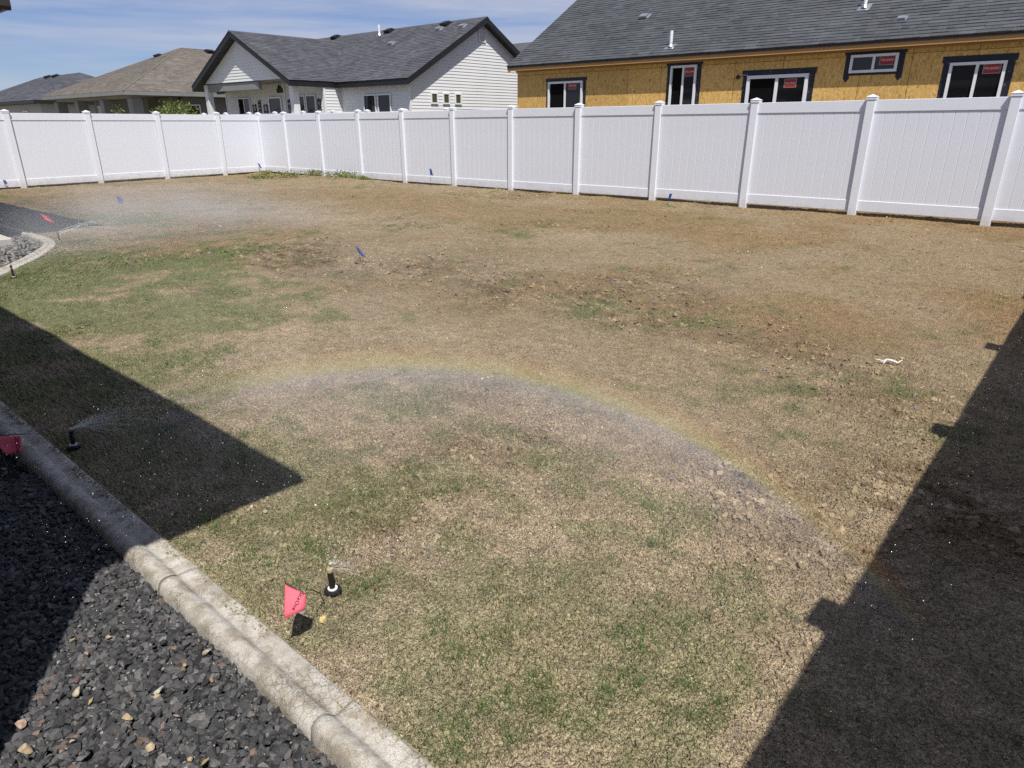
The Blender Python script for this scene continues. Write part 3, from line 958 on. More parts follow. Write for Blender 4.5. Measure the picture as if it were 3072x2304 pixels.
def build_curb():
    root = empty('concrete_curb', (0, 0, 0))
    tag(root, 'cracked pale concrete landscape curb between black gravel and soil yard', 'curb')
    path = densify(CURB_PATH, 0.05)
    s = [0.0]
    for i in range(1, len(path)):
        s.append(s[-1] + (path[i] - path[i - 1]).length)
    s = np.array(s)
    px = np.array([p.x for p in path]); py = np.array([p.y for p in path])
    # joints: measured cracks at a = -1.184, -2.054, -2.825, -3.75 on the straight run (a = 2.6 - s)
    joints = [0.0, 0.95, 1.9, 2.85, 3.784, 4.654, 5.425, 6.35, 7.25, 8.15]
    while joints[-1] < s[-1] - 1.0:
        joints.append(joints[-1] + 0.92)
    joints.append(s[-1])
    g = np.random.default_rng(77)
    m = len(CURB_PROFILE)
    prof = np.array(CURB_PROFILE)
    wig = {}
    for k in range(len(joints)):
        wig[k] = np.convolve((g.random(m) - 0.5) * 0.030, [0.3, 0.4, 0.3], 'same') + np.linspace(-0.5, 0.5, m) * (g.random() - 0.5) * 0.04
        wig[k][0] = wig[k][1]; wig[k][-1] = wig[k][-2]
    for k in range(len(joints) - 1):
        s0, s1 = joints[k] + 0.0016, joints[k + 1] - 0.0016
        nseg = max(4, int((s1 - s0) / 0.016))
        V = []
        dz = (g.random() - 0.5) * 0.002
        for i in range(nseg + 1):
            t = i / nseg
            ss = s0 + (s1 - s0) * t + wig[k] * max(0.0, 1 - t * 14) + wig[k + 1] * max(0.0, 1 - (1 - t) * 14)
            x = np.interp(ss, s, px); y = np.interp(ss, s, py)
            tx = np.interp(ss + 0.02, s, px) - np.interp(ss - 0.02, s, px)
            ty = np.interp(ss + 0.02, s, py) - np.interp(ss - 0.02, s, py)
            L = np.hypot(tx, ty) + 1e-9
            nx, ny = ty / L, -tx / L            # path runs in -a: the lawn is to its right
            edge = 0.0012 if (i == 0 or i == nseg) else 0.0
            wob = (fbm(x * 22, y * 22 + prof[:, 1] * 90, 4, 5) - 0.5) * 0.0035
            pz = prof[:, 1] + dz + ground_z(x) + wob * 0.7 - edge * (prof[:, 1] > 0)
            off = prof[:, 0] + wob * 0.4
            V.append(np.stack([x + nx * off, y + ny * off, pz], -1))
        V = np.array(V).reshape(-1, 3)
        F = []
        for i in range(nseg):
            for j in range(m - 1):
                F.append((i * m + j, (i + 1) * m + j, (i + 1) * m + j + 1, i * m + j + 1))
        me = bpy.data.meshes.new('curb_segment')
        me.from_pydata(V.tolist(), [], F + [tuple(range(m)), tuple(range(nseg * m + m - 1, nseg * m - 1, -1))])
        me.polygons.foreach_set('use_smooth', [True] * (len(F)) + [False, False])
        me.update()
        link('curb_segment', me, M['curb'], root)
build_curb()

# ------------------------------------------------------------------ black lava gravel bed
def in_bed(a, b):
    inner = b < curb_b(a) - 0.070
    house = (a < -1.53) & (b < -0.035)
    slab = (a < -10.60) & (b < 2.40)
    return inner & ~house & ~slab & (b > -0.6)
mb = MB()
xs = np.linspace(2.4, -16.0, 120)
for i in range(len(xs) - 1):
    x0, x1 = float(xs[i]), float(xs[i + 1])
    c0, c1 = float(curb_b(x0)) - 0.05, float(curb_b(x1)) - 0.05
    mb.add([(x0, -0.9, -0.035 + ground_z(x0)), (x0, c0, -0.035 + ground_z(x0)), (x1, c1, -0.035 + ground_z(x1)), (x1, -0.9, -0.035 + ground_z(x1))], [(0, 1, 2, 3)])
tag(mb.build('gravel_bed_base', M['bed_soil']), 'dark bed floor under the black gravel', None, kind='structure')

def build_gravel():
    g = np.random.default_rng(25)
    tm, f = chips(40, 12, 2, 0.95, 0.40)
    def pts(n, a0, a1):
        a = a0 + (a1 - a0) * g.random(n); b = -0.3 + 3.2 * g.random(n)
        ok = in_bed(a, b)
        return np.stack([a[ok], b[ok]], -1)
    # top layer: stones side by side on a jittered lattice
    sp = 0.0150
    ia = np.arange(-3.3, 0.25, sp); ib = np.arange(-0.35, 0.70, sp * 0.866)
    LA_, LB_ = np.meshgrid(ia, ib, indexing='ij')
    LA_ = LA_ + (np.arange(len(ib)) % 2)[None, :] * sp / 2
    P = np.stack([(LA_ + (g.random(LA_.shape) - 0.5) * sp * 0.7).ravel(), (LB_ + (g.random(LA_.shape) - 0.5) * sp * 0.7).ravel()], -1)
    P = P[in_bed(P[:, 0], P[:, 1])]
    P = P[~((P[:, 0] > -0.75) | (P[:, 1] < -0.15))]
    far = pts(60000, -12.5, -8.0)[:2600]
    mid = pts(9000, -4.6, -3.3)[:700]
    def colours(n):
        c = np.array([0.047, 0.047, 0.049]) * (0.5 + 1.0 * g.random((n, 1)))
        lt = g.random(n) < 0.14
        c[lt] = np.array([0.105, 0.102, 0.100]) * (0.8 + 0.5 * g.random((lt.sum(), 1)))
        br = g.random(n) < 0.03
        c[br] = np.array([0.13, 0.095, 0.075]) * (0.7 + 0.6 * g.random((br.sum(), 1)))
        return c
    n = len(P)
    s = 0.0100 + 0.0095 * g.random(n) ** 1.8
    z = ground_z(P[:, 0]) - 0.008 + g.random(n) * 0.014
    S3 = s[:, None] * np.stack([1.0 + 0.35 * g.random(n), np.ones(n), 0.8 + 0.2 * g.random(n)], -1)
    o = bake('lava_gravel', tm, f, np.stack([P[:, 0], P[:, 1], z], -1), S3, rotmats(n, g, 0.8), colours(n), M['lava'])
    tag(o, 'crushed black lava gravel filling the near bed along the house', 'gravel', kind='stuff')
    tm0, f0 = chips(20, 9, 3, 0.9, 0.4)
    Q = np.concatenate([pts(60000, -3.3, 0.1)[:8000], mid, far])
    n = len(Q)
    s = 0.009 + 0.008 * g.random(n)
    s[Q[:, 0] < -7] = 0.018 + 0.014 * g.random((Q[:, 0] < -7).sum())
    z = ground_z(Q[:, 0]) - 0.026 + g.random(n) * 0.016 + (Q[:, 0] < -3.2) * 0.016
    cc = colours(n)
    fines = (g.random(n) < 0.45) & (Q[:, 0] > -7)
    cc[fines] = np.array([0.20, 0.195, 0.19]) * (0.6 + 0.6 * g.random((fines.sum(), 1)))
    cc[Q[:, 0] < -7] = np.array([0.17, 0.165, 0.16]) * (0.4 + 1.1 * g.random(((Q[:, 0] < -7).sum(), 1)))
    s[fines] = 0.0035 + 0.004 * g.random(fines.sum())
    z[fines] = ground_z(Q[fines, 0]) - 0.006 + 0.012 * g.random(fines.sum())
    o = bake('lower_lava_gravel', tm0, f0, np.stack([Q[:, 0], Q[:, 1], z], -1), s, rotmats(n, g, 1.0), cc, M['lava'])
    tag(o, 'black lava gravel deeper in the bed and by the far patio', 'gravel', kind='stuff')
    # chips of pale dust and tan flakes between the stones
    TAN = [(-2.004, 0.345, 13), (-1.937, 0.417, 13), (-1.914, 0.35, 11), (-1.775, 0.28, 19), (-1.715, 0.294, 14), (-1.615, 0.427, 18), (-1.601, 0.411, 12), (-1.587, 0.336, 15),
           (-1.498, 0.419, 14), (-1.657, 0.572, 21), (-1.657, 0.513, 10), (-1.80, 0.374, 11), (-1.541, 0.534, 12), (-1.672, 0.137, 21), (-1.77, 0.152, 17), (-1.618, 0.217, 13),
           (-1.312, 0.402, 15), (-1.329, 0.363, 11), (-1.349, 0.382, 10), (-1.452, 0.335, 16)]
    NAMED = {9: 'broad ochre stone in the gravel touching the concrete curb', 13: 'long yellow stone nearest the bottom left picture corner', 14: 'round tan stone at the edge of the house shadow in the gravel',
             3: 'large squarish tan stone in the middle of the sunlit gravel', 5: 'whitish tan stone, upper of a close pair in mid gravel', 6: 'tan stone, lower of a close pair in mid gravel',
             16: 'pinkish tan stone nearest the bottom picture edge in the gravel', 7: 'flat yellow tan stone below mid gravel', 12: 'pale grey white stone in the gravel beside the curb', 0: 'greenish tan stone highest in the sunlit gravel by the shadow'}
    tints = [(0.38, 0.27, 0.15), (0.40, 0.31, 0.20), (0.36, 0.26, 0.20), (0.43, 0.37, 0.27), (0.38, 0.29, 0.13), (0.38, 0.365, 0.32)]
    tm2, f2 = lumps(6, 1, 0.5, 9, 0.7, 9, 0.42)
    for i, (a, b, mm) in enumerate(TAN):
        sz = mm * 0.00082
        t = tm2[i % 6] * np.array([sz * (1.0 + 0.3 * g.random()), sz * (0.75 + 0.3 * g.random()), sz * 0.7])
        me = np_mesh('tan_stone', t, f2, False, {'col': ('POINT', 'FLOAT_COLOR', np.tile(np.array(tints[i % 6]) * (0.70 + 0.3 * g.random()), (len(t), 1)))})
        st = link('tan_stone', me, M['stone'], None, (a, b, ground_z(a) + 0.016 + sz * 0.3))
        st.rotation_euler = (g.random() * 0.6, g.random() * 0.6, g.random() * 6.28)
        tag(st, NAMED.get(i, 'small pale tan chip of stone lying among the black lava gravel'), 'stone', 'tan stones in the black gravel')
build_gravel()

# patio slab behind the far curb corner
mb = MB()
mb.bbox(-13.55, -10.62, -1.5, 2.42, -0.14, 0.045, 0.012)
mb.bbox(-16.5, -13.56, -1.5, 2.42, -0.14, 0.045, 0.012)
tag(mb.build('patio_slab', M['slab']), 'pale concrete patio slab by the far curb corner', None, kind='structure')

# ------------------------------------------------------------------ white vinyl fences
POST_W, CAP_W = 0.127, 0.142
H_RAIL_TOP, H_CAP = 1.745, 1.82
def post_mesh():
    m = MB()
    m.bbox(-POST_W / 2, POST_W / 2, -POST_W / 2, POST_W / 2, -0.25, H_RAIL_TOP + 0.018, 0.006)
    return m.mesh('post')
def cap_mesh():
    m = MB()
    w, z0 = CAP_W / 2, H_RAIL_TOP + 0.006
    a = 0.004
    vv = []
    for (d, z) in ((w, z0), (w, z0 + 0.030), (w + 0.004, z0 + 0.032), (w + 0.004, z0 + 0.042), (w - 0.006, z0 + 0.046), (0.004, z0 + 0.076)):
        vv += [(-d, -d, z), (d, -d, z), (d, d, z), (-d, d, z)]
    ff = [(3, 2, 1, 0), (20, 21, 22, 23)]
    for k in range(5):
        for i in range(4):
            j = (i + 1) % 4
            ff.append((k * 4 + i, k * 4 + j, k * 4 + 4 + j, k * 4 + 4 + i))
    m.add(vv, ff)
    return m.mesh('cap')
POST_ME, CAP_ME = post_mesh(), cap_mesh()
POST_ME.materials.append(M['vinyl_post'])
CAP_ME.materials.append(M['vinyl_post'])
PICK = {}
def picket_mesh(w, h):
    """tongue-and-groove board: flat face with a chamfered long edge either side"""
    key = (round(w, 3), round(h, 3))
    if key not in PICK:
        m = MB()
        c = 0.0035
        prof = [(-w / 2 + 0.0002, 0.0080), (-w / 2 + 0.006, 0.011), (w / 2 - 0.008, 0.011), (w / 2 - 0.0002, 0.0080), (w / 2 - 0.0002, -0.0080), (w / 2 - 0.008, -0.011), (-w / 2 + 0.006, -0.011), (-w / 2 + 0.0002, -0.0080)]
        m.prism([(x, -y, 0) for (x, y) in prof], (0, 0, h))
        me = m.mesh('picket')
        me.materials.append(M['vinyl'])
        PICK[key] = me
    return PICK[key]

def build_fence(pts, label, name='vinyl_fence', first_post=True, last_post=True, gaps=None, pickets=True, z_of=None, sides=1):
    """pts: list of post positions (a, b); boards between neighbours"""
    root = empty(name, (pts[0][0], pts[0][1], 0))
    tag(root, label, 'fence')
    o0 = Vector((pts[0][0], pts[0][1], 0))
    zf = z_of or (lambda a, b: ground_z(a))
    g = random.Random(len(pts))
    for i, (a, b) in enumerate(pts):
        if (i == 0 and not first_post) or (i == len(pts) - 1 and not last_post):
            continue
        j = min(i, len(pts) - 2)
        ang = math.atan2(pts[j + 1][1] - pts[j][1], pts[j + 1][0] - pts[j][0])
        p = link('post', POST_ME, None, root, Vector((a, b, zf(a, b))) - o0)
        p.rotation_euler = (g.uniform(-0.007, 0.007), g.uniform(-0.007, 0.007), ang)
        link('cap', CAP_ME, None, p)
    for i in range(len(pts) - 1):
        (a0, b0), (a1, b1) = pts[i], pts[i + 1]
        d = Vector((a1 - a0, b1 - b0, 0))
        L = d.length
        u = d.normalized()
        ang = math.atan2(u.y, u.x)
        za, zb = zf(a0, b0), zf(a1, b1)
        clear = L - POST_W
        gap = (gaps or {}).get(i, 0.05)
        mid = Vector(((a0 + a1) / 2, (b0 + b1) / 2, (za + zb) / 2)) - o0
        def rail(z0, z1):
            m = MB()
            h = clear / 2 + 0.012
            t = 0.0225
            sl_ = (zb - za) / L
            prof = [(-t, z0 + 0.004), (-t + 0.004, z0), (t - 0.004, z0), (t, z0 + 0.004), (t, z1 - 0.004), (t - 0.004, z1), (-t + 0.004, z1), (-t, z1 - 0.004)]
            m.prism([(-h, y, z - sl_ * h) for (y, z) in prof], (2 * h, 0, 2 * h * sl_))
            r = m.build('rail', M['vinyl'], root)
            r.location = mid
            r.rotation_euler = (0, 0, ang)
        rail(H_RAIL_TOP - 0.165, H_RAIL_TOP)
        rail(gap, gap + 0.165)
        if pickets:
            npk = max(1, round(clear / 0.156))
            w = clear / npk
            me = picket_mesh(w, H_RAIL_TOP - 0.165 - gap - 0.165 + 0.03)
            for k in range(npk):
                s = -clear / 2 + w * (k + 0.5)
                p = link('picket', me, None, root, mid + u * s + Vector((0, 0, gap + 0.15 + (zb - za) * s / L)))
                p.rotation_euler = (0, 0, ang)
    return root

back = [(-21.13, 12.1), (-19.65, 12.1)] + [(-19.65 + 1.83 * k, 12.1) for k in range(1, 12)]
back[2:] = [(a, 12.1) for (a, b) in back[2:]]
build_fence(back, 'long white vinyl privacy fence along the back of the yard', gaps={6: 0.06, 7: 0.075, 8: 0.085, 9: 0.09, 10: 0.09, 11: 0.09})
d = Vector((-20.56 + 21.13, 5.20 - 12.1, 0)).normalized()
left = [(-21.13, 12.1)] + [(-21.13 + d.x * s, 12.1 + d.y * s) for s in (1.44, 3.27, 5.10, 6.93, 8.76, 10.59)]
build_fence(left, 'white vinyl fence closing the far left side of the yard', first_post=False, gaps={1: 0.06, 2: 0.07, 3: 0.06})
side = [(0.48, 12.1), (0.48, 10.27), (0.48, 8.44), (0.48, 6.62), (0.48, 4.84), (0.48, 3.07), (0.48, 1.33), (0.48, -0.48), (0.48, -2.31)]
build_fence(side, 'white vinyl side fence casting the shadow on the right', first_post=False)
nb_f = [(-31.6 + 1.83 * k, 14.6) for k in range(10)]
build_fence(nb_f, 'white vinyl fence of the neighbouring yard, only its caps showing', z_of=lambda a, b: -0.005, pickets=False)

# ------------------------------------------------------------------ building tools
def roof_plane(parent, O, U, V, poly, mat, exposure=0.143, tab=0.30, thick=0.014, single=None, seed=0, name='shingles'):
    """shingle courses on a plane: O origin at eave, U unit along the eave, V unit up the slope,
    poly convex in (u, v). Nearest `single` tabs become parts of their own, the rest one part."""
    U = Vector(U).normalized(); V = Vector(V).normalized()
    Nn = U.cross(V).normalized()
    if Nn.z < 0:
        Nn = -Nn
    O = Vector(O)
    g = random.Random(seed)
    vmax = max(p[1] for p in poly); vmin = min(p[1] for p in poly)
    def extent(v):
        xs_ = []
        n = len(poly)
        for i in range(n):
            (u0, v0), (u1, v1) = poly[i], poly[(i + 1) % n]
            if abs(v1 - v0) < 1e-9:
                if abs(v - v0) < 1e-6:
                    xs_ += [u0, u1]
                continue
            t = (v - v0) / (v1 - v0)
            if -1e-6 <= t <= 1 + 1e-6:
                xs_.append(u0 + (u1 - u0) * t)
        return (min(xs_), max(xs_)) if xs_ else None
    tabs = []
    v = vmin
    row = 0
    while v < vmax - 0.01:
        v1 = min(v + exposure, vmax)
        e0, e1 = extent(v + 1e-5), extent(v1 - 1e-5)
        if e0 and e1:
            u = min(e0[0], e1[0]) - g.random() * tab
            while u < max(e0[1], e1[1]):
                w = tab * g.choice((0.45, 0.6, 0.8, 1.0, 1.25))
                q = [max(u, e0[0]), min(u + w, e0[1]), max(u, e1[0]), min(u + w, e1[1])]
                if q[1] - q[0] > 0.01 or q[3] - q[2] > 0.01:
                    if q[1] < q[0]: q[1] = q[0] = (q[0] + q[1]) / 2
                    if q[3] < q[2]: q[3] = q[2] = (q[2] + q[3]) / 2
                    tabs.append((q, v, v1, g.random() ** 1.2, g.choice((0.7, 0.9, 1.0, 1.2))))
                u += w
        v = v1
        row += 1
    def tabgeo(q, v0, v1, th):
        pts = [(q[0] + 0.002, v0), (q[1] - 0.002, v0), (q[3] - 0.002, v1 + 0.01), (q[2] + 0.002, v1 + 0.01)]
        lo = [O + U * p[0] + V * p[1] - Nn * 0.004 for p in pts]
        h = [thick * th, thick * th, 0.002, 0.002]
        hi = [O + U * p[0] + V * p[1] + Nn * h[i] for i, p in enumerate(pts)]
        return lo + hi, [(4, 5, 6, 7), (0, 1, 5, 4), (1, 2, 6, 5), (3, 0, 4, 7)]
    singles = []
    if single:
        def key(t):
            q, v0, v1, _, _ = t
            c = O + U * ((q[0] + q[1]) / 2) + V * v0
            # only tabs inside the view count as showing
            x, y = 0.7552 * c.x + 0.6555 * c.y, -0.6555 * c.x + 0.7552 * c.y
            dep = y * math.cos(PITCH) - (c.z - CAM_H) * math.sin(PITCH); up = y * math.sin(PITCH) + (c.z - CAM_H) * math.cos(PITCH)
            if dep <= 0 or abs(x / dep) > 0.757 or up / dep > 0.567:
                return 1e9
            return (c - Vector((0, 0, CAM_H))).length
        order = sorted(range(len(tabs)), key=lambda i: key(tabs[i]))[:single]
        singles = set(order)
    mball = MB()
    for i, (q, v0, v1, tone, th) in enumerate(tabs):
        if singles and i in singles:
            m1 = MB(); m1.cur = tone
            m1.add(*tabgeo(q, v0, v1, th))
            m1.build('shingle', mat, parent, tone=True)
        else:
            mball.cur = tone
            mball.add(*tabgeo(q, v0, v1, th))
    if mball.f:
        o = mball.build(name, mat, parent, tone=True)
        o['kind'] = 'stuff'

def siding(parent, origin, u, nrm, s0, s1, z0, z1, exposure, mat, clip=None, name='siding_board'):
    """horizontal lap boards from z0 to z1 between s0 and s1 along u; clip(z)->(s0, s1)"""
    origin, u, nrm = Vector(origin), Vector(u).normalized(), Vector(nrm).normalized()
    z = z0
    up = Vector((0, 0, 1))
    while z < z1 - 0.01:
        zt = min(z + exposure, z1)
        a0, a1, b0, b1 = s0, s1, s0, s1
        if clip:
            a0, a1 = clip(z); b0, b1 = clip(zt)
            a0, a1, b0, b1 = max(a0, s0), min(a1, s1), max(b0, s0), min(b1, s1)
        if a1 - a0 > 0.02:
            m = MB()
            if b1 < b0: b0 = b1 = (b0 + b1) / 2
            P = lambda s, zz, o: origin + u * s + up * zz + nrm * o
            m.add([P(a0, z, 0.0), P(a1, z, 0.0), P(b1, zt - 0.001, 0.0), P(b0, zt - 0.001, 0.0), P(a0, z, 0.020), P(a1, z, 0.020), P(b1, zt - 0.001, 0.006), P(b0, zt - 0.001, 0.006)],
                  [(4, 5, 6, 7), (0, 1, 5, 4), (1, 2, 6, 5), (2, 3, 7, 6), (3, 0, 4, 7), (3, 2, 1, 0)])
            m.build(name, mat, parent)
        z = zt

def on_wall(u, nrm):
    """returns a box maker on a wall: along u (s), up (z), out from the wall (o)"""
    u, nrm = Vector(u), Vector(nrm)
    def box(m, origin, s0, s1, z0, z1, o0, o1):
        O = Vector(origin)
        P = lambda s, z, o: O + u * s + Vector((0, 0, z)) + nrm * o
        m.add([P(s0, z0, o0), P(s1, z0, o0), P(s1, z0, o1), P(s0, z0, o1), P(s0, z1, o0), P(s1, z1, o0), P(s1, z1, o1), P(s0, z1, o1)],
              [(0, 3, 2, 1), (4, 5, 6, 7), (0, 1, 5, 4), (1, 2, 6, 5), (2, 3, 7, 6), (3, 0, 4, 7)])
        return m
    return box

def window(parent, origin, u, nrm, s0, s1, z0, z1, halves=2, open_left=False, fw=0.055, proud=0.05, glass=None, name='window', mid_at=0.5):
    """a slider: frame (part) with panes, sash and meeting stile as sub-parts"""
    bx = on_wall(u, nrm)
    glass = glass or M['glass']
    m = MB()
    bx(m, origin, s0, s0 + fw, z0, z1, 0.004, proud)
    bx(m, origin, s1 - fw, s1, z0, z1, 0.004, proud)
    bx(m, origin, s0 + fw, s1 - fw, z1 - fw, z1, 0.004, proud - 0.002)
    bx(m, origin, s0 + fw, s1 - fw, z0, z0 + fw, 0.004, proud - 0.002)
    fr = m.build(name, M['frame_white'], parent)
    i0, i1 = s0 + fw, s1 - fw
    mid = i0 + (i1 - i0) * mid_at
    if halves == 2:
        m = MB(); bx(m, origin, mid - fw * 0.5, mid + fw * 0.5, z0 + fw, z1 - fw, 0.004, proud - 0.010)
        m.build('meeting_stile', M['frame_white'], fr)
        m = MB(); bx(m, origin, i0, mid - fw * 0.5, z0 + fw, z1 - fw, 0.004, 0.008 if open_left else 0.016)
        m.build('pane', M['opening'] if open_left else glass, fr)  # open half: black sheet in place of the unlit room
        m = MB(); bx(m, origin, mid + fw * 0.5, i1, z0 + fw, z1 - fw, 0.004, 0.024)
        m.build('pane', glass, fr)
    else:
        m = MB(); bx(m, origin, i0, i1, z0 + fw, z1 - fw, 0.004, 0.018)
        m.build('pane', glass, fr)
    return fr

def roof_box_vent(parent, p, slope_dir, mat, s=0.30):
    """low hooded roof vent: flashing plate and slanted hood"""
    sd = Vector(slope_dir).normalized()
    across = Vector((0, 0, 1)).cross(sd).normalized()
    nn = across.cross(sd).normalized()
    if nn.z < 0: nn = -nn
    p = Vector(p)
    m = MB()
    Q = lambda x, y, z: p + across * x + sd * y + nn * z
    w = s / 2
    m.add([Q(-w * 1.3, -w * 1.2, 0.016), Q(w * 1.3, -w * 1.2, 0.016), Q(w * 1.3, w * 1.3, 0.016), Q(-w * 1.3, w * 1.3, 0.016),
           Q(-w * 1.3, -w * 1.2, 0.024), Q(w * 1.3, -w * 1.2, 0.024), Q(w * 1.3, w * 1.3, 0.024), Q(-w * 1.3, w * 1.3, 0.024)],
          [(4, 5, 6, 7), (0, 1, 5, 4), (1, 2, 6, 5), (2, 3, 7, 6), (3, 0, 4, 7)])
    m.add([Q(-w, -w, 0.024), Q(w, -w, 0.024), Q(w, w, 0.024), Q(-w, w, 0.024), Q(-w, -w * 1.15, s * 0.42), Q(w, -w * 1.15, s * 0.42), Q(w * 0.9, w * 0.5, s * 0.36), Q(-w * 0.9, w * 0.5, s * 0.36)],
          [(4, 5, 6, 7), (0, 1, 5, 4), (1, 2, 6, 5), (2, 3, 7, 6), (3, 0, 4, 7)])
    return m.build('roof_vent', mat, parent)

def roof_pipe(parent, p, slope_dir, h=0.42, r=0.04):
    sd = Vector(slope_dir).normalized()
    across = Vector((0, 0, 1)).cross(sd).normalized()
    p = Vector(p)
    m = MB()
    m.tube([p - Vector((0, 0, 0.05)), p + Vector((0, 0, h))], r, 12)
    o = m.build('vent_pipe', M['pvc'], parent, smooth=False)
    m = MB()
    w = 0.14
    nn = across.cross(sd).normalized()
    if nn.z < 0: nn = -nn
    Q = lambda x, y, z: p + across * x + sd * y + nn * z
    m.add([Q(-w, -w, 0.014), Q(w, -w, 0.014), Q(w, w * 1.3, 0.014), Q(-w, w * 1.3, 0.014), Q(-w, -w, 0.024), Q(w, -w, 0.024), Q(w, w * 1.3, 0.024), Q(-w, w * 1.3, 0.024)],
          [(4, 5, 6, 7), (0, 1, 5, 4), (1, 2, 6, 5), (2, 3, 7, 6), (3, 0, 4, 7)])
    m.lathe([(0.085, 0.0), (0.052, 0.07), (0.044, 0.10)], 14, p + Vector((0, 0, 0.01)))
    m.build('flashing', M['galv'], o)
    return o

def text_mesh(txt, size):
    cu = bpy.data.curves.new('lettering', 'FONT')
    cu.body = txt
    cu.size = size
    cu.align_x = 'CENTER'
    cu.align_y = 'CENTER'
    cu.extrude = 0.0004
    cu.resolution_u = 2
    t = bpy.data.objects.new('lettering', cu)
    COL.objects.link(t)
    bpy.context.view_layer.update()
    dg = bpy.context.evaluated_depsgraph_get()
    me = bpy.data.meshes.new_from_object(t.evaluated_get(dg))
    bpy.data.objects.remove(t)
    bpy.data.curves.remove(cu)
    return me

# ------------------------------------------------------------------ house under construction (strand board walls)
class House:
    """an Empty at the base; parts are given in world coordinates and stored relative to it"""
    def __init__(s, name, base, label):
        s.root = empty(name, base)
        tag(s.root, label, 'house')
    def done(s):
        # shift the children so that they sit in world coordinates under the moved root
        off = s.root.location
        for c in s.root.children:
            c.location = Vector(c.location) - off

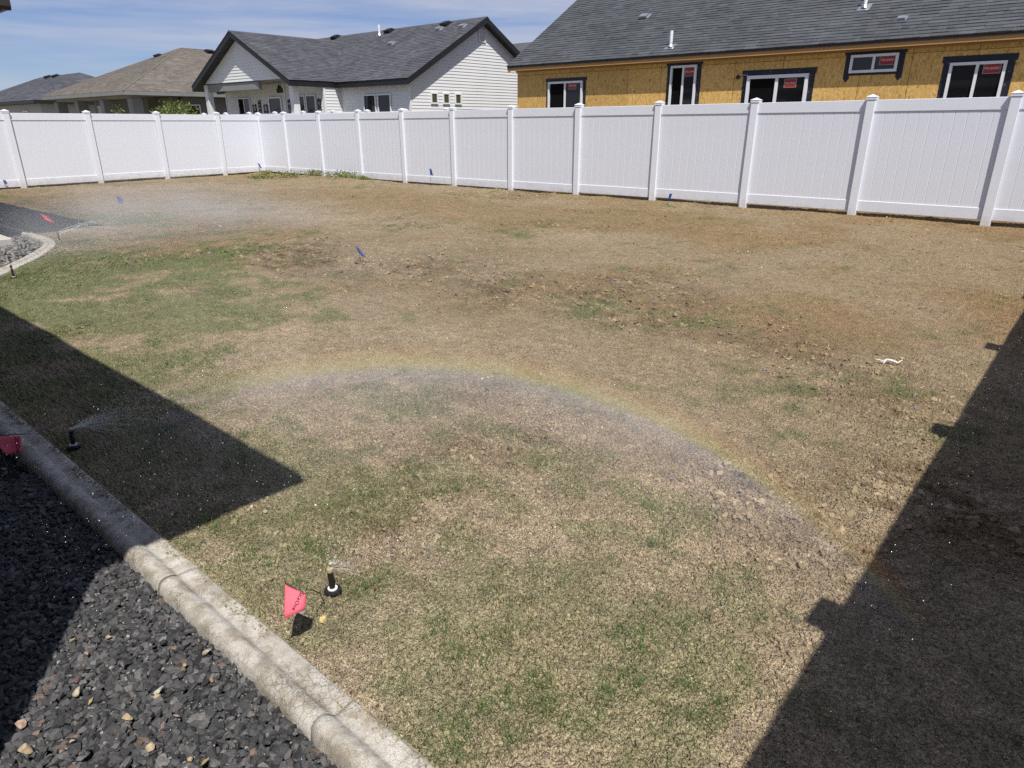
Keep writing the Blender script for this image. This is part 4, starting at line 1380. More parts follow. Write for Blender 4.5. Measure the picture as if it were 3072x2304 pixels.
def build_d():
    WB, EB, EZ, SL = 18.0, 17.75, 3.10, 0.612
    AL, AR = -15.37, 7.0
    h = House('unfinished_house', (-15.37, 18.0, -0.3), 'unfinished house sheathed in yellow strand board under a charcoal shingle roof')
    root = h.root
    # framing core behind the sheathing
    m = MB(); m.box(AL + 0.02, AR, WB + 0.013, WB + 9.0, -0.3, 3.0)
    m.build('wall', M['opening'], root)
    # strand board sheets, each its own piece, cut as on site
    seams = [AL, -14.32, -13.29, -11.25, -10.20, -8.09, -6.87, -5.09, -4.06, -2.84, -1.62, -0.4, 0.82, 2.04, 3.26, 4.48, 5.7, AR]
    rows = [(-0.3, 1.58), (1.58, 2.81), (2.81, 3.06)]
    for r_, (z0, z1) in enumerate(rows):
        for i in range(len(seams) - 1):
            off = 0.0 if r_ != 1 else 0.0
            m = MB(); m.box(seams[i] + 0.005, seams[i + 1] - 0.005, WB, WB + 0.012, z0 + 0.004, z1 - 0.004)
            m.build('sheathing_panel', M['osb'], root)
    # left gable end sheathing
    m = MB()
    m.prism([(AL + 0.004, WB + 0.013, 2.7), (AL + 0.004, WB + 9.0, 2.7), (AL + 0.004, WB + 4.5, 5.7)], (0.03, 0, 0))
    m.build('gable_wall', M['osb'], root)
    # roof deck
    SLV = Vector((0, 1, SL)).normalized()
    ridge_b = 22.7
    rl = (ridge_b - EB) * math.sqrt(1 + SL * SL)
    RA = AL - 0.20
    m = MB()
    rz = EZ + SL * (ridge_b - EB)
    m.prism([(RA, EB, EZ - 0.012), (RA, ridge_b, rz - 0.012), (RA, 2 * ridge_b - EB, EZ - 0.012), (RA, 2 * ridge_b - EB, EZ - 0.05), (RA, ridge_b, rz - 0.06), (RA, EB, EZ - 0.05)], (AR + 0.5 - RA, 0, 0))
    m.build('roof_deck', M['osb'], root)
    roof_plane(root, (RA - 0.02, EB - 0.03, EZ - 0.018), (1, 0, 0), SLV, [(0, 0), (AR + 0.5 - RA, 0), (AR + 0.5 - RA, rl), (0, rl)], M['shingle_dark'], 0.143, 0.30, 0.016, single=300, seed=4)
    # fascia board, sub-fascia and soffit lookouts in raw lumber
    m = MB(); m.box(RA, AR + 0.5, EB, EB + 0.038, EZ - 0.165, EZ - 0.052)
    m.build('fascia_board', M['wood'], root)
    m = MB(); m.box(RA, AR + 0.5, EB - 0.022, EB - 0.0015, EZ - 0.075, EZ - 0.030)
    m.build('fascia_shade_strip', M['fascia_black'], root)  # black strip: shade under the shingle overhang modelled as a dark piece
    m = MB(); m.box(AL, AR, WB - 0.045, WB - 0.004, 2.90, 2.945)
    m.build('ledger_board', M['wood'], root)
    m = MB()
    m.prism([(RA, EB + 0.04, EZ - 0.06), (RA, ridge_b, rz - 0.065), (RA, ridge_b, rz - 0.22), (RA, EB + 0.04, EZ - 0.20)], (0.038, 0, 0))
    m.build('rake_board', M['wood'], root)
    O, u, n = (0, WB, 0), (1, 0, 0), (0, -1, 0)
    bx = on_wall(u, n)
    sets = [('window', -14.08, -12.79, 1.55, 2.58, True, (-13.30, -13.02, 2.35, 2.55), 0.10),
            ('window', -9.89, -9.13, 1.20, 2.83, True, (-9.46, -9.18, 2.56, 2.78), 0.12),
            ('sliding_door', -7.72, -6.21, 0.32, 2.50, True, (-6.78, -6.48, 2.20, 2.40), 0.13),
            ('window', -5.32, -4.33, 2.46, 2.835, False, (-4.71, -4.38, 2.60, 2.80), 0.12),
            ('window', -3.31, -2.30, 1.45, 2.575, False, (-2.70, -2.39, 2.34, 2.54), 0.13)]
    lett = text_mesh('MILGARD', 0.062)
    lett.materials.append(M['print_white'])
    for (nm, s0, s1, z0, z1, op, st, tw) in sets:
        m = MB()
        bx(m, O, s0 - tw, s0 + 0.01, z0 - 0.10, z1 + 0.01, 0.0015, 0.0045)
        bx(m, O, s1 - 0.01, s1 + tw, z0 - 0.10, z1 + 0.01, 0.0015, 0.0045)
        bx(m, O, s0 - tw - 0.03, s1 + tw + 0.03, z1 + 0.002, z1 + tw, 0.0046, 0.0075)
        if nm == 'window' and z0 > 2:
            bx(m, O, s0 - 0.01, s1 + 0.01, z0 - 0.05, z0 + 0.01, 0.0015, 0.0042)
            for sx in (s0 - tw * 0.45, s1 + tw * 0.45):
                P = [(sx - tw * 0.6, z0 - 0.10), (sx, z0 - 0.19), (sx + tw * 0.6, z0 - 0.10)]
                m.prism([(p[0], WB - 0.002, p[1]) for p in P], (0, -0.003, 0))
        m.build('flashing_tape', M['tape'], root)
        fr = window(root, (0, WB - 0.006, 0), u, n, s0, s1, z0, z1, 2, op, 0.055 if nm == 'window' else 0.075, 0.06, name=nm)
        m = MB(); bx(m, O, st[0], st[1], st[2], st[3], 0.0315, 0.0325)
        sk = m.build('sticker', M['sticker_border'], fr)
        m = MB(); bx(m, O, st[0] + 0.012, st[1] - 0.012, st[2] + 0.012, st[3] - 0.012, 0.0328, 0.0338)
        # print and lettering are one flat label: join them as meshes under the frame
        m.build('sticker_print', M['sticker'], fr)
        t = link('sticker_lettering', lett, None, fr, ((st[0] + st[1]) / 2, WB - 0.0350, (st[2] + st[3]) / 2))
        t.rotation_euler = (R(90), 0, 0)
    # hose sleeve stub beside the door
    m = MB(); m.tube([(-7.97, WB - 0.001, 2.49), (-7.97, WB - 0.06, 2.485), (-7.97, WB - 0.085, 2.47)], 0.045, 12)
    m.build('pipe_stub', M['black_plastic'], root)
    m = MB(); m.tube([(-7.93, WB - 0.05, 2.53), (-7.83, WB - 0.02, 2.525), (-7.72, WB - 0.012, 2.52)], 0.006, 6)
    m.build('cable', M['print_white'], root)
    vdir = (0, 1, SL)
    dz = 0.055
    roof_box_vent(root, (-11.90, 19.8, 4.284 + dz), vdir, M['galv'], 0.26)
    roof_box_vent(root, (-4.54, 18.52, 3.50 + dz), vdir, M['galv'], 0.17)
    roof_pipe(root, (-10.03, 18.11, 3.25 + dz), vdir, 0.40, 0.042)
    roof_pipe(root, (-5.54, 19.11, 3.865 + dz), vdir, 0.45, 0.042)
    h.done()
build_d()

# ------------------------------------------------------------------ finished white house
def build_c():
    h = House('white_sided_house', (-26.0, 21.0, -0.3), 'white lap sided house with black trim, slate grey gable roof and covered patio')
    root = h.root
    EB, EZ, RB, RZ = 17.45, 2.90, 21.63, 5.22
    SL = (RZ - EZ) / (RB - EB)
    GA = -20.0                                            # rake plane on the right
    WA, WB = -20.30, 17.75                                # right wall plane, back wall plane
    LA = -34.0
    # --- walls (backing)
    m = MB(); m.prism([(WA - 0.002, WB, -0.3), (WA - 0.002, 25.5, -0.3), (WA - 0.002, 25.5, 2.9), (WA - 0.002, RB, 5.02), (WA - 0.002, WB, 2.9)], (-0.10, 0, 0))
    m.build('gable_wall', M['siding'], root)
    m = MB(); m.box(-24.45, WA - 0.11, WB + 0.002, WB + 0.12, -0.3, 2.86)
    m.build('wall', M['siding'], root)
    m = MB(); m.box(-24.60, -24.452, 16.95, WB + 0.12, -0.3, 2.88)
    m.build('wing_wall', M['siding'], root)
    m = MB(); m.box(-32.15, -24.61, 16.952, 17.05, -0.3, 3.0)
    m.build('patio_wall', M['siding'], root)
    m = MB(); m.box(-32.25, -32.152, 16.953, 25.5, -0.3, 3.0)
    m.build('end_wall', M['siding'], root)
    # --- lap boards
    ex = 0.112
    def clipg(z):
        if z < 2.79: return (WB, 25.5)
        t = (z - 2.79) / SL
        return (WB + t, 2 * RB - WB - t)
    siding(root, (WA, 0, 0), (0, 1, 0), (1, 0, 0), WB, 25.5, -0.1, 4.95, ex, M['siding'], clipg)
    siding(root, (0, WB, 0), (1, 0, 0), (0, -1, 0), -24.44, WA, -0.1, 2.78, ex, M['siding'])
    siding(root, (-24.45, 0, 0), (0, 1, 0), (1, 0, 0), 16.96, WB - 0.02, -0.1, 2.80, ex, M['siding'])
    siding(root, (0, 16.95, 0), (1, 0, 0), (0, -1, 0), -32.15, -24.62, -0.1, 2.98, ex, M['siding'])
    # corner trims
    for (a, b) in ((WA + 0.004, WB - 0.004), (-24.448, 16.945), (-32.15, 16.945), (-24.43, WB - 0.03)):
        m = MB(); m.box(a - 0.045, a + 0.028, b - 0.028, b + 0.045, -0.3, 2.80)
        m.build('corner_trim', M['trim_white'], root)
    m = MB(); m.box(-27.26, -27.17, 16.90, 16.948, 0.0, 2.98)
    m.build('downspout', M['trim_white'], root)
    # --- main roof
    V1 = Vector((0, 1, SL)).normalized()
    k = math.sqrt(1 + SL * SL)
    T = 0.20
    m = MB()
    m.prism([(LA, EB, EZ), (LA, RB, RZ), (LA, 2 * RB - EB, EZ), (LA, 2 * RB - EB, EZ - T), (LA, RB, RZ - T), (LA, EB, EZ - T)], (GA - LA, 0, 0))
    roof = m.build('roof', M['fascia_black'], root)
    rl = (RB - EB) * k
    WR, WZ, WE, WEZ, WF = -28.3, 4.84, -24.4, 2.92, 15.42   # wing: ridge a, ridge z, right eave a, eave z, front rake b
    vb = lambda z: (z - EZ) / SL + EB                         # where the main slope reaches height z
    v_of = lambda z: (z - EZ) / SL * k
    jv = v_of(WZ)
    roof_plane(root, (LA, EB - 0.02, EZ + 0.006), (1, 0, 0), V1, [(WE - LA, 0), (GA - LA, 0), (GA - LA, rl), (WR - LA, rl), (WR - LA, jv)], M['shingle_blue'], 0.143, 0.30, 0.014, seed=8)
    roof_plane(root, (LA, EB - 0.02, EZ + 0.006), (1, 0, 0), V1, [(0, 0), (1.8, 0), (WR - LA, jv), (WR - LA, rl), (0, rl)], M['shingle_blue'], 0.143, 0.30, 0.014, seed=9)
    m = MB(); m.prism([(LA, RB - 0.13, RZ - 0.045), (LA, RB, RZ + 0.032), (LA, RB + 0.13, RZ - 0.045)], (GA - LA, 0, 0))
    m.cur = 0.4
    m.tone = [0.4] * len(m.f)
    m.build('ridge_cap', M['shingle_blue'], root, tone=True)
    # --- wing roof with the patio gable
    WS = (WZ - WEZ) / (WE - WR)
    kw = math.sqrt(1 + WS * WS)
    wl_ = (WE - WR) * kw
    WL = 2 * WR - WE
    bj = vb(WZ)
    m = MB()
    m.prism([(WE, WF, WEZ), (WR, WF, WZ), (WL, WF, WEZ), (WL, WF, WEZ - T), (WR, WF, WZ - T), (WE, WF, WEZ - T)], (0, vb(WEZ) - WF, 0))
    m.build('wing_roof', M['fascia_black'], root)
    m = MB()
    m.add([(WE, vb(WEZ), WEZ), (WR, vb(WEZ), WZ), (WR, bj, WZ), (WL, vb(WEZ), WEZ)], [(0, 2, 1), (1, 2, 3)])
    m.build('wing_roof_deck', M['fascia_black'], root)
    Vr = Vector((-1, 0, WS)).normalized(); Vl = Vector((1, 0, WS)).normalized()
    be = vb(WEZ)
    roof_plane(root, (WE + 0.02, WF - 0.02, WEZ + 0.006), (0, 1, 0), Vr, [(0, 0), (be - WF, 0), (bj - WF, wl_), (0, wl_)], M['shingle_blue'], 0.143, 0.30, 0.014, seed=12)
    roof_plane(root, (WL - 0.02, WF - 0.02, WEZ + 0.006), (0, 1, 0), Vl, [(0, 0), (be - WF, 0), (bj - WF, wl_), (0, wl_)], M['shingle_blue'], 0.143, 0.30, 0.014, seed=13)
    m = MB(); m.prism([(WR + 0.12, WF - 0.02, WZ - 0.03), (WR, WF - 0.02, WZ + 0.034), (WR - 0.12, WF - 0.02, WZ - 0.03)], (0, bj - WF, 0))
    m.tone = [0.4] * len(m.f)
    m.build('ridge_cap', M['shingle_blue'], root, tone=True)
    # gable triangle of the patio, its boards and the grey panel hung below
    GB = 15.76
    zb0 = 3.02
    def clipw(z):
        t = (WZ - T + 0.03 - z) / WS
        return (WR - t, WR + t)
    a0, a1 = clipw(zb0)
    m = MB(); m.prism([(a0, GB, zb0), (a1, GB, zb0), (WR, GB, WZ - T + 0.03)], (0, 0.10, 0))
    m.build('patio_gable', M['siding'], root)
    siding(root, (0, GB - 0.001, 0), (1, 0, 0), (0, -1, 0), a0, a1, zb0, WZ - T, ex, M['siding'], clipw)
    m = MB(); m.box(WL + 0.35, WE - 0.35, GB + 0.10, 16.93, 2.985, 3.015)
    m.build('patio_ceiling', M['tan_trim'], root)
    m = MB(); m.box(WL + 0.62, -27.2, GB + 0.02, GB + 0.16, 2.70, 2.98)
    m.build('patio_grey_panel', M['tan_trim'], root)
    for a in (-31.57, -24.82):
        m = MB()
        m.bbox(a - 0.13, a + 0.13, 15.72, 15.98, -0.3, 2.985, 0.01)
        m.build('patio_column', M['trim_white'], root)
    # --- windows
    O = (0, 16.93, 0)
    u, n = (1, 0, 0), (0, -1, 0)
    window(root, O, u, n, -31.1, -30.05, 1.2, 2.47, 2, True, 0.045, name='window')
    window(root, O, u, n, -28.5, -27.5, 0.1, 2.45, 1, False, 0.06, name='patio_door')
    window(root, O, u, n, -26.4, -25.75, 0.9, 2.47, 1, False, 0.05, name='window')
    window(root, O, u, n, -25.68, -25.0, 0.9, 2.47, 1, False, 0.05, name='window')
    O2 = (0, WB - 0.02, 0)
    window(root, O2, u, n, -22.98, -22.22, 1.0, 2.44, 1, False, 0.05, name='window')
    window(root, O2, u, n, -22.12, -21.34, 1.0, 2.44, 1, False, 0.05, name='window')
    O3 = (WA + 0.02, 0, 0)
    gl = mat_basic('curtained_window_glass', (0.10, 0.10, 0.055), (0.055, 0.060, 0.035), 5, 0.1, stretch=(1, 8, 0.6))
    for b0 in (18.74, 19.36, 20.00):
        window(root, O3, (0, 1, 0), (1, 0, 0), b0, b0 + 0.36, 2.08, 2.48, 1, False, 0.05, 0.04, gl, name='window')
    # gable louvre
    bx = on_wall((0, 1, 0), (1, 0, 0))
    m = MB()
    bx(m, O3, 21.40, 21.44, 4.36, 4.80, 0, 0.03); bx(m, O3, 21.76, 21.80, 4.36, 4.80, 0, 0.03)
    bx(m, O3, 21.44, 21.76, 4.76, 4.80, 0, 0.03); bx(m, O3, 21.44, 21.76, 4.36, 4.40, 0, 0.03)
    lv = m.build('gable_vent', M['trim_white'], root)
    for i in range(8):
        z = 4.41 + i * 0.044
        m = MB(); bx(m, O3, 21.44, 21.76, z, z + 0.022, 0.0, 0.018)
        m.build('slat', M['siding'], lv)
    # --- vents on the roof
    vd = (0, 1, SL)
    for p in ((-29.63, 21.50), (-25.61, 21.42), (-22.02, 21.38)):
        roof_box_vent(root, (p[0], p[1], EZ + SL * (p[1] - EB) + 0.01), vd, M['vent_black'], 0.34)
    for p in ((-24.08, 20.22), (-22.05, 21.03), (-20.73, 21.02)):
        roof_box_vent(root, (p[0], p[1], EZ + SL * (p[1] - EB) + 0.01), vd, M['galv'], 0.26)
    roof_pipe(root, (-26.05, 21.2, EZ + SL * (21.2 - EB)), vd, 0.42, 0.05)
    h.done()

    # black scroll panels hanging on the patio wall
    def scroll_panel(a0, a1, z0, z1, label, seed):
        o = MB()
        y0, y1 = 16.90, 16.92
        w = 0.028
        o.box(a0, a0 + w, y0, y1, z0, z1); o.box(a1 - w, a1, y0, y1, z0, z1)
        o.box(a0 + w, a1 - w, y0, y1, z1 - w, z1); o.box(a0 + w, a1 - w, y0, y1, z0, z0 + w)
        root_ = o.build('wall_panel', M['fascia_black'])
        tag(root_, label, 'wall decor')
        m = MB()
        m.box(a0 + w, a1 - w, 16.918, 16.922, z0 + w, z1 - w)
        m.build('backing', M['trim_white'], root_)
        nn = max(2, int((z1 - z0) / 0.14))
        cx_, r_ = (a0 + a1) / 2, (a1 - a0) / 2 - w - 0.004
        for i in range(nn):
            zc = z0 + w + (z1 - z0 - 2 * w) * (i + 0.5) / nn
            pts = []
            for t in range(15):
                th = t / 14 * 2 * math.pi * 1.3 + i * math.pi
                rr = r_ * (1 - 0.62 * t / 14)
                pts.append((cx_ + rr * math.cos(th), 16.908, zc + rr * 0.9 * math.sin(th)))
            m = MB(); m.tube(pts, 0.013, 5)
            m.build('scroll', M['fascia_black'], root_)
    scroll_panel(-29.87, -29.58, 1.72, 2.18, 'square black scroll panel left of the tall narrow one on patio wall', 1)
    scroll_panel(-29.38, -29.19, 1.70, 2.34, 'narrow tall black scroll panel between two square ones on patio wall', 2)
    scroll_panel(-28.96, -28.65, 1.72, 2.16, 'square black scroll panel just left of the patio door', 3)
    scroll_panel(-27.03, -26.82, 1.60, 2.33, 'tall black scroll panel between patio door and paired windows', 4)
    scroll_panel(-24.90, -24.68, 1.60, 2.31, 'tall black scroll panel right of the paired patio windows', 5)
    m = MB(); m.box(-27.76, -27.33, 16.895, 16.925, 2.60, 2.76)
    for i in range(9):
        t = i / 8 * math.pi
        m.tube([(-27.545 + 0.04 * math.cos(t), 16.905, 2.76), (-27.545 + 0.15 * math.cos(t), 16.905, 2.76 + 0.15 * math.sin(t))], 0.012, 5)
    tag(m.build('wall_sign', M['fascia_black']), 'black wall plaque with fan ornament above the patio door', 'sign')
build_c()

# ------------------------------------------------------------------ hipped houses further left
def hip_house(name, label, a0, a1, b0, b1, ez, rz, mat, wallmat, fascia, seed, overhang=0.45, ex=0.143, tab=0.3):
    h = House(name, ((a0 + a1) / 2, (b0 + b1) / 2, -0.3), label)
    root = h.root
    half = (a1 - a0) / 2
    ca = (a0 + a1) / 2
    s = (rz - ez) / half
    k = math.sqrt(1 + s * s)
    R0, R1 = b0 + half, b1 - half
    T = 0.17
    m = MB()
    vv = [(a0, b0, ez), (a1, b0, ez), (a1, b1, ez), (a0, b1, ez), (ca, R0, rz), (ca, R1, rz), (a0, b0, ez - T), (a1, b0, ez - T), (a1, b1, ez - T), (a0, b1, ez - T)]
    m.add(vv, [(0, 1, 4), (1, 2, 5, 4), (2, 3, 5), (3, 0, 4, 5), (6, 7, 1, 0), (7, 8, 2, 1), (8, 9, 3, 2), (9, 6, 0, 3), (9, 8, 7, 6)])
    m.build('roof', fascia, root)
    L = half * k
    roof_plane(root, (a0, b0, ez + 0.006), (1, 0, 0), Vector((0, 1, s)), [(0, 0), (2 * half, 0), (half, L)], mat, ex, tab, 0.014, seed=seed)
    roof_plane(root, (a1, b0, ez + 0.006), (0, 1, 0), Vector((-1, 0, s)), [(0, 0), (b1 - b0, 0), (R1 - b0, L), (half, L)], mat, ex, tab, 0.014, seed=seed + 1)
    roof_plane(root, (a0, b0, ez + 0.006), (0, 1, 0), Vector((1, 0, s)), [(0, 0), (b1 - b0, 0), (R1 - b0, L), (half, L)], mat, 0.3, 0.9, 0.014, seed=seed + 2)
    for (p, q) in (((a0, b0, ez), (ca, R0, rz)), ((a1, b0, ez), (ca, R0, rz)), ((ca, R0, rz), (ca, R1, rz))):
        m = MB(); m.tube([Vector(p) + Vector((0, 0, 0.005)), Vector(q) + Vector((0, 0, 0.005))], 0.045, 6)
        m.tone = [0.5] * len(m.f)
        m.build('hip_cap', mat, root, tone=True)
    return h, root

def build_b():
    A0, A1, B0, B1 = -50.6, -38.4, 14.9, 33.0
    h, root = hip_house('brown_roofed_house', 'grey house with weathered brown hip roof and a columned porch', A0, A1, B0, B1, 2.92, 5.60, M['shingle_brown'], M['tan_siding'], M['tan_trim'], 31)
    ov = 0.45
    # walls behind the porch and flush beyond it
    m = MB(); m.box(A0 + ov, -41.0, 17.6, 17.7, -0.4, 2.75); m.build('wall', M['tan_siding'], root)
    m = MB(); m.box(-41.0, -40.9, 17.0, 18.9, -0.4, 2.75); m.build('wall', M['tan_siding'], root)
    m = MB(); m.box(-39.0, -38.9, 17.6, B1 - ov, -0.4, 2.75); m.build('wall', M['tan_siding'], root)
    siding(root, (0, 17.6, 0), (1, 0, 0), (0, -1, 0), A0 + ov, -41.0, 1.2, 2.72, 0.15, M['tan_siding'])
    siding(root, (-38.9, 0, 0), (0, 1, 0), (1, 0, 0), 17.65, 24.0, 1.2, 2.72, 0.15, M['tan_siding'])
    siding(root, (0, 17.55, 0), (1, 0, 0), (0, -1, 0), -41.0, -38.91, 1.2, 2.72, 0.15, M['tan_siding'])
    for a in (-50.1, -46.7, -42.9, -39.15):
        m = MB(); m.bbox(a - 0.27, a + 0.27, 15.4, 15.94, -0.4, 2.62, 0.015)
        m.build('porch_column', M['tan_trim'], root)
    m = MB(); m.box(A0 + ov, -38.9, 15.45, 15.89, 2.62, 2.748); m.build('porch_beam', M['tan_trim'], root)
    window(root, (-38.88, 0, 0), (0, 1, 0), (1, 0, 0), 18.0, 18.9, 1.3, 2.36, 1, False, 0.06, name='window')
    window(root, (0, 17.58, 0), (1, 0, 0), (0, -1, 0), -44.6, -43.4, 1.2, 2.3, 2, False, 0.06, name='window')
    window(root, (0, 17.58, 0), (1, 0, 0), (0, -1, 0), -49.6, -47.4, 0.2, 2.42, 2, False, 0.06, name='sliding_door', glass=M['trim_white'])
    m = MB(); m.tube([(-48.4, 17.5, 2.6), (-47.8, 17.48, 2.48), (-47.75, 17.48, 0.3)], 0.06, 8); m.build('downspout', M['fascia_black'], root)
    m = MB(); m.tube([(-38.80, 17.9, 2.75), (-38.80, 17.75, 2.55), (-38.80, 17.72, 1.9)], 0.05, 8); m.build('downspout', M['fascia_black'], root)
    s = (5.60 - 2.92) / 6.1
    roof_box_vent(root, (-44.2, 22.6, 5.60 - 0.3 * s), (-1, 0, s), M['vent_black'], 0.42)
    roof_box_vent(root, (-45.4, 20.0, 5.60 - 1.0 * s - 0.0), (0, 1, s), M['vent_black'], 0.36)
    h.done()
build_b()

def build_far():
    wall = mat_basic('pale_far_siding', (0.36, 0.37, 0.34), None, 1.0, 0.6)
    # dark hipped house beyond
    A0, A1, B0, B1 = -80.5, -56.5, 16.8, 34.0
    h = House('dark_roofed_house', (-66, 25, -0.5), 'far dark grey hip roofed house with pale walls at the left edge')
    root = h.root
    def hip(a0, a1, b0, b1, ez, rz, seed, ridge_along_a=True):
        T = 0.2
        half = (b1 - b0) / 2 if ridge_along_a else (a1 - a0) / 2
        ca, cb = (a0 + a1) / 2, (b0 + b1) / 2
        if ridge_along_a:
            r0, r1 = (a0 + half, cb), (a1 - half, cb)
        else:
            r0, r1 = (ca, b0 + half), (ca, b1 - half)
        m = MB()
        m.add([(a0, b0, ez), (a1, b0, ez), (a1, b1, ez), (a0, b1, ez), (r0[0], r0[1], rz), (r1[0], r1[1], rz), (a0, b0, ez - T), (a1, b0, ez - T), (a1, b1, ez - T), (a0, b1, ez - T)],
              ([(0, 1, 5, 4), (1, 2, 5), (2, 3, 4, 5), (3, 0, 4)] if ridge_along_a else [(0, 1, 4), (1, 2, 5, 4), (2, 3, 5), (3, 0, 4, 5)]) + [(6, 7, 1, 0), (7, 8, 2, 1), (8, 9, 3, 2), (9, 6, 0, 3), (9, 8, 7, 6)])
        m.build('roof', M['fascia_black'], root)
        s = (rz - ez) / half
        k = math.sqrt(1 + s * s)
        if ridge_along_a:
            roof_plane(root, (a0, b0, ez + 0.01), (1, 0, 0), (0, 1, s), [(0, 0), (a1 - a0, 0), (a1 - a0 - half, half * k), (half, half * k)], M['shingle_blue'], 0.286, 0.6, 0.02, seed=seed)
            roof_plane(root, (a1, b0, ez + 0.01), (0, 1, 0), (-1, 0, s), [(0, 0), (b1 - b0, 0), (half, half * k)], M['shingle_blue'], 0.286, 0.6, 0.02, seed=seed + 1)
        else:
            roof_plane(root, (a0, b0, ez + 0.01), (1, 0, 0), (0, 1, s), [(0, 0), (a1 - a0, 0), (half, half * k)], M['shingle_blue'], 0.286, 0.6, 0.02, seed=seed)
            roof_plane(root, (a1, b0, ez + 0.01), (0, 1, 0), (-1, 0, s), [(0, 0), (b1 - b0, 0), (b1 - b0 - half, half * k), (half, half * k)], M['shingle_blue'], 0.286, 0.6, 0.02, seed=seed + 1)
    hip(-79.0, -59.0, 16.8, 27.0, 2.95, 5.15, 61, True)
    m = MB(); m.box(-78.5, -59.5, 17.3, 26.5, -0.5, 2.74); m.build('wall', wall, root)
    window(root, (0, 17.28, 0), (1, 0, 0), (0, -1, 0), -63.6, -62.4, 1.2, 2.3, 2, False, 0.06, name='window')
    window(root, (0, 17.28, 0), (1, 0, 0), (0, -1, 0), -70.4, -69.4, 1.2, 2.3, 2, False, 0.06, name='window')
    roof_box_vent(root, (-70.5, 21.6, 5.02), (0, 1, 0.42), M['vent_black'], 0.5)
    roof_box_vent(root, (-68.6, 21.6, 5.02), (0, 1, 0.42), M['vent_black'], 0.5)
    h.done()
    h = House('second_dark_roofed_house', (-60, 36, -0.5), 'far slate roofed house peeking out between the dark and brown roofs')
    root = h.root
    hip(-70.0, -52.0, 24.0, 40.0, 2.95, 5.75, 65, False)
    m = MB(); m.box(-69.5, -52.5, 24.5, 39.5, -0.5, 2.74); m.build('wall', wall, root)
    roof_pipe(root, (-63.6, 28.0, 4.35), (0, 1, 0.31), 0.8, 0.10)
    roof_box_vent(root, (-62.3, 31.2, 5.50), (0, 1, 0.31), M['vent_black'], 0.6)
    h.done()
    h = House('tan_roofed_house', (-100, 35, -0.5), 'distant tan roof slope at the extreme left edge')
    root = h.root
    m = MB()
    m.add([(-125, 24, 3.0), (-97, 24, 3.0), (-97, 48, 3.0), (-125, 48, 3.0), (-116, 36, 7.0), (-106, 36, 7.0)], [(0, 1, 5, 4), (1, 2, 5), (2, 3, 4, 5), (3, 0, 4)])
    m.tone = [0.8] * len(m.f)
    m.build('roof', M['shingle_brown'], root, tone=True)
    m = MB(); m.box(-124, -98, 25, 47, -0.5, 2.98); m.build('wall', wall, root)
    h.done()
    h = House('back_street_house', (-27, 40, -0.5), 'sliver of slate roof showing between the white and unfinished houses')
    root = h.root
    m = MB()
    m.prism([(-40, 33.0, 3.0), (-40, 39.0, 6.45), (-40, 45.0, 3.0)], (18.0, 0, 0))
    m.tone = [0.5] * len(m.f)
    m.build('roof', M['shingle_blue'], root, tone=True)
    m = MB(); m.box(-39.5, -22.5, 33.5, 44.5, -0.5, 2.98); m.build('wall', wall, root)
    roof_box_vent(root, (-30.2, 38.6, 6.25), (0, 1, 0.57), M['vent_black'], 0.5)
    h.done()
build_far()

# ------------------------------------------------------------------ the house the picture is taken from (only an eave corner shows)
def build_own():
    h = House('own_house', (-6, -4, -0.2), 'near house at the left edge, only its dark eave corner visible')
    root = h.root
    m = MB(); m.box(-13.4, -1.524, -9.0, -0.041, -0.2, 2.58); m.build('wall', M['own_wall'], root)
    for a in (-13.6, -17.0):
        m = MB(); m.bbox(a - 0.1, a + 0.1, 2.05, 2.25, -0.1, 2.58, 0.01); m.build('porch_post', M['own_wall'], root)
    # soffits with fascia and gutter
    def eave(a0, a1, b0, b1, nm):
        m = MB(); m.box(a0, a1, b0, b1, 2.64, 2.70); m.build('soffit', M['soffit'], root)
    eave(-9.9, -1.15, -9.0, 0.375, 'near')
    eave(-20.0, -10.29, -9.0, 2.83, 'far')
    def gutter(p0, p1, nx, ny):
        d = (Vector(p1) - Vector(p0))
        prof = [(0.0, 2.65), (0.055, 2.65), (0.075, 2.69), (0.08, 2.76), (0.07, 2.77), (0.0, 2.775)]
        m = MB(); m.prism([(p0[0] + nx * o, p0[1] + ny * o, z) for (o, z) in prof], d)
        m.build('gutter', M['soffit'], root)
    gutter((-9.9, 0.377, 0), (-1.15, 0.377, 0), 0, 1)
    gutter((-1.148, -9.0, 0), (-1.148, 0.45, 0), 1, 0)
    gutter((-20.0, 2.832, 0), (-10.29, 2.832, 0), 0, 1)
    gutter((-10.288, -9.0, 0), (-10.288, 2.91, 0), 1, 0)
    m = MB()
    m.add([(-9.9, 0.37, 2.78), (-1.16, 0.37, 2.78), (-1.16, -9.0, 2.78), (-9.9, -9.0, 2.78), (-5.6, -4.0, 4.6), (-5.6, -5.0, 4.6)], [(0, 1, 4), (1, 2, 5, 4), (2, 3, 5), (3, 0, 4, 5)])
    m.tone = [0.5] * len(m.f); m.build('roof', M['shingle_blue'], root, tone=True)
    m = MB()
    m.add([(-20.0, 2.82, 2.78), (-10.30, 2.82, 2.78), (-10.30, -9.0, 2.78), (-20.0, -9.0, 2.78), (-15.1, -2.0, 5.0), (-15.1, -4.5, 5.0)], [(0, 1, 4), (1, 2, 5, 4), (2, 3, 5), (3, 0, 4, 5)])
    m.tone = [0.5] * len(m.f); m.build('roof', M['shingle_blue'], root, tone=True)
    h.done()
build_own()

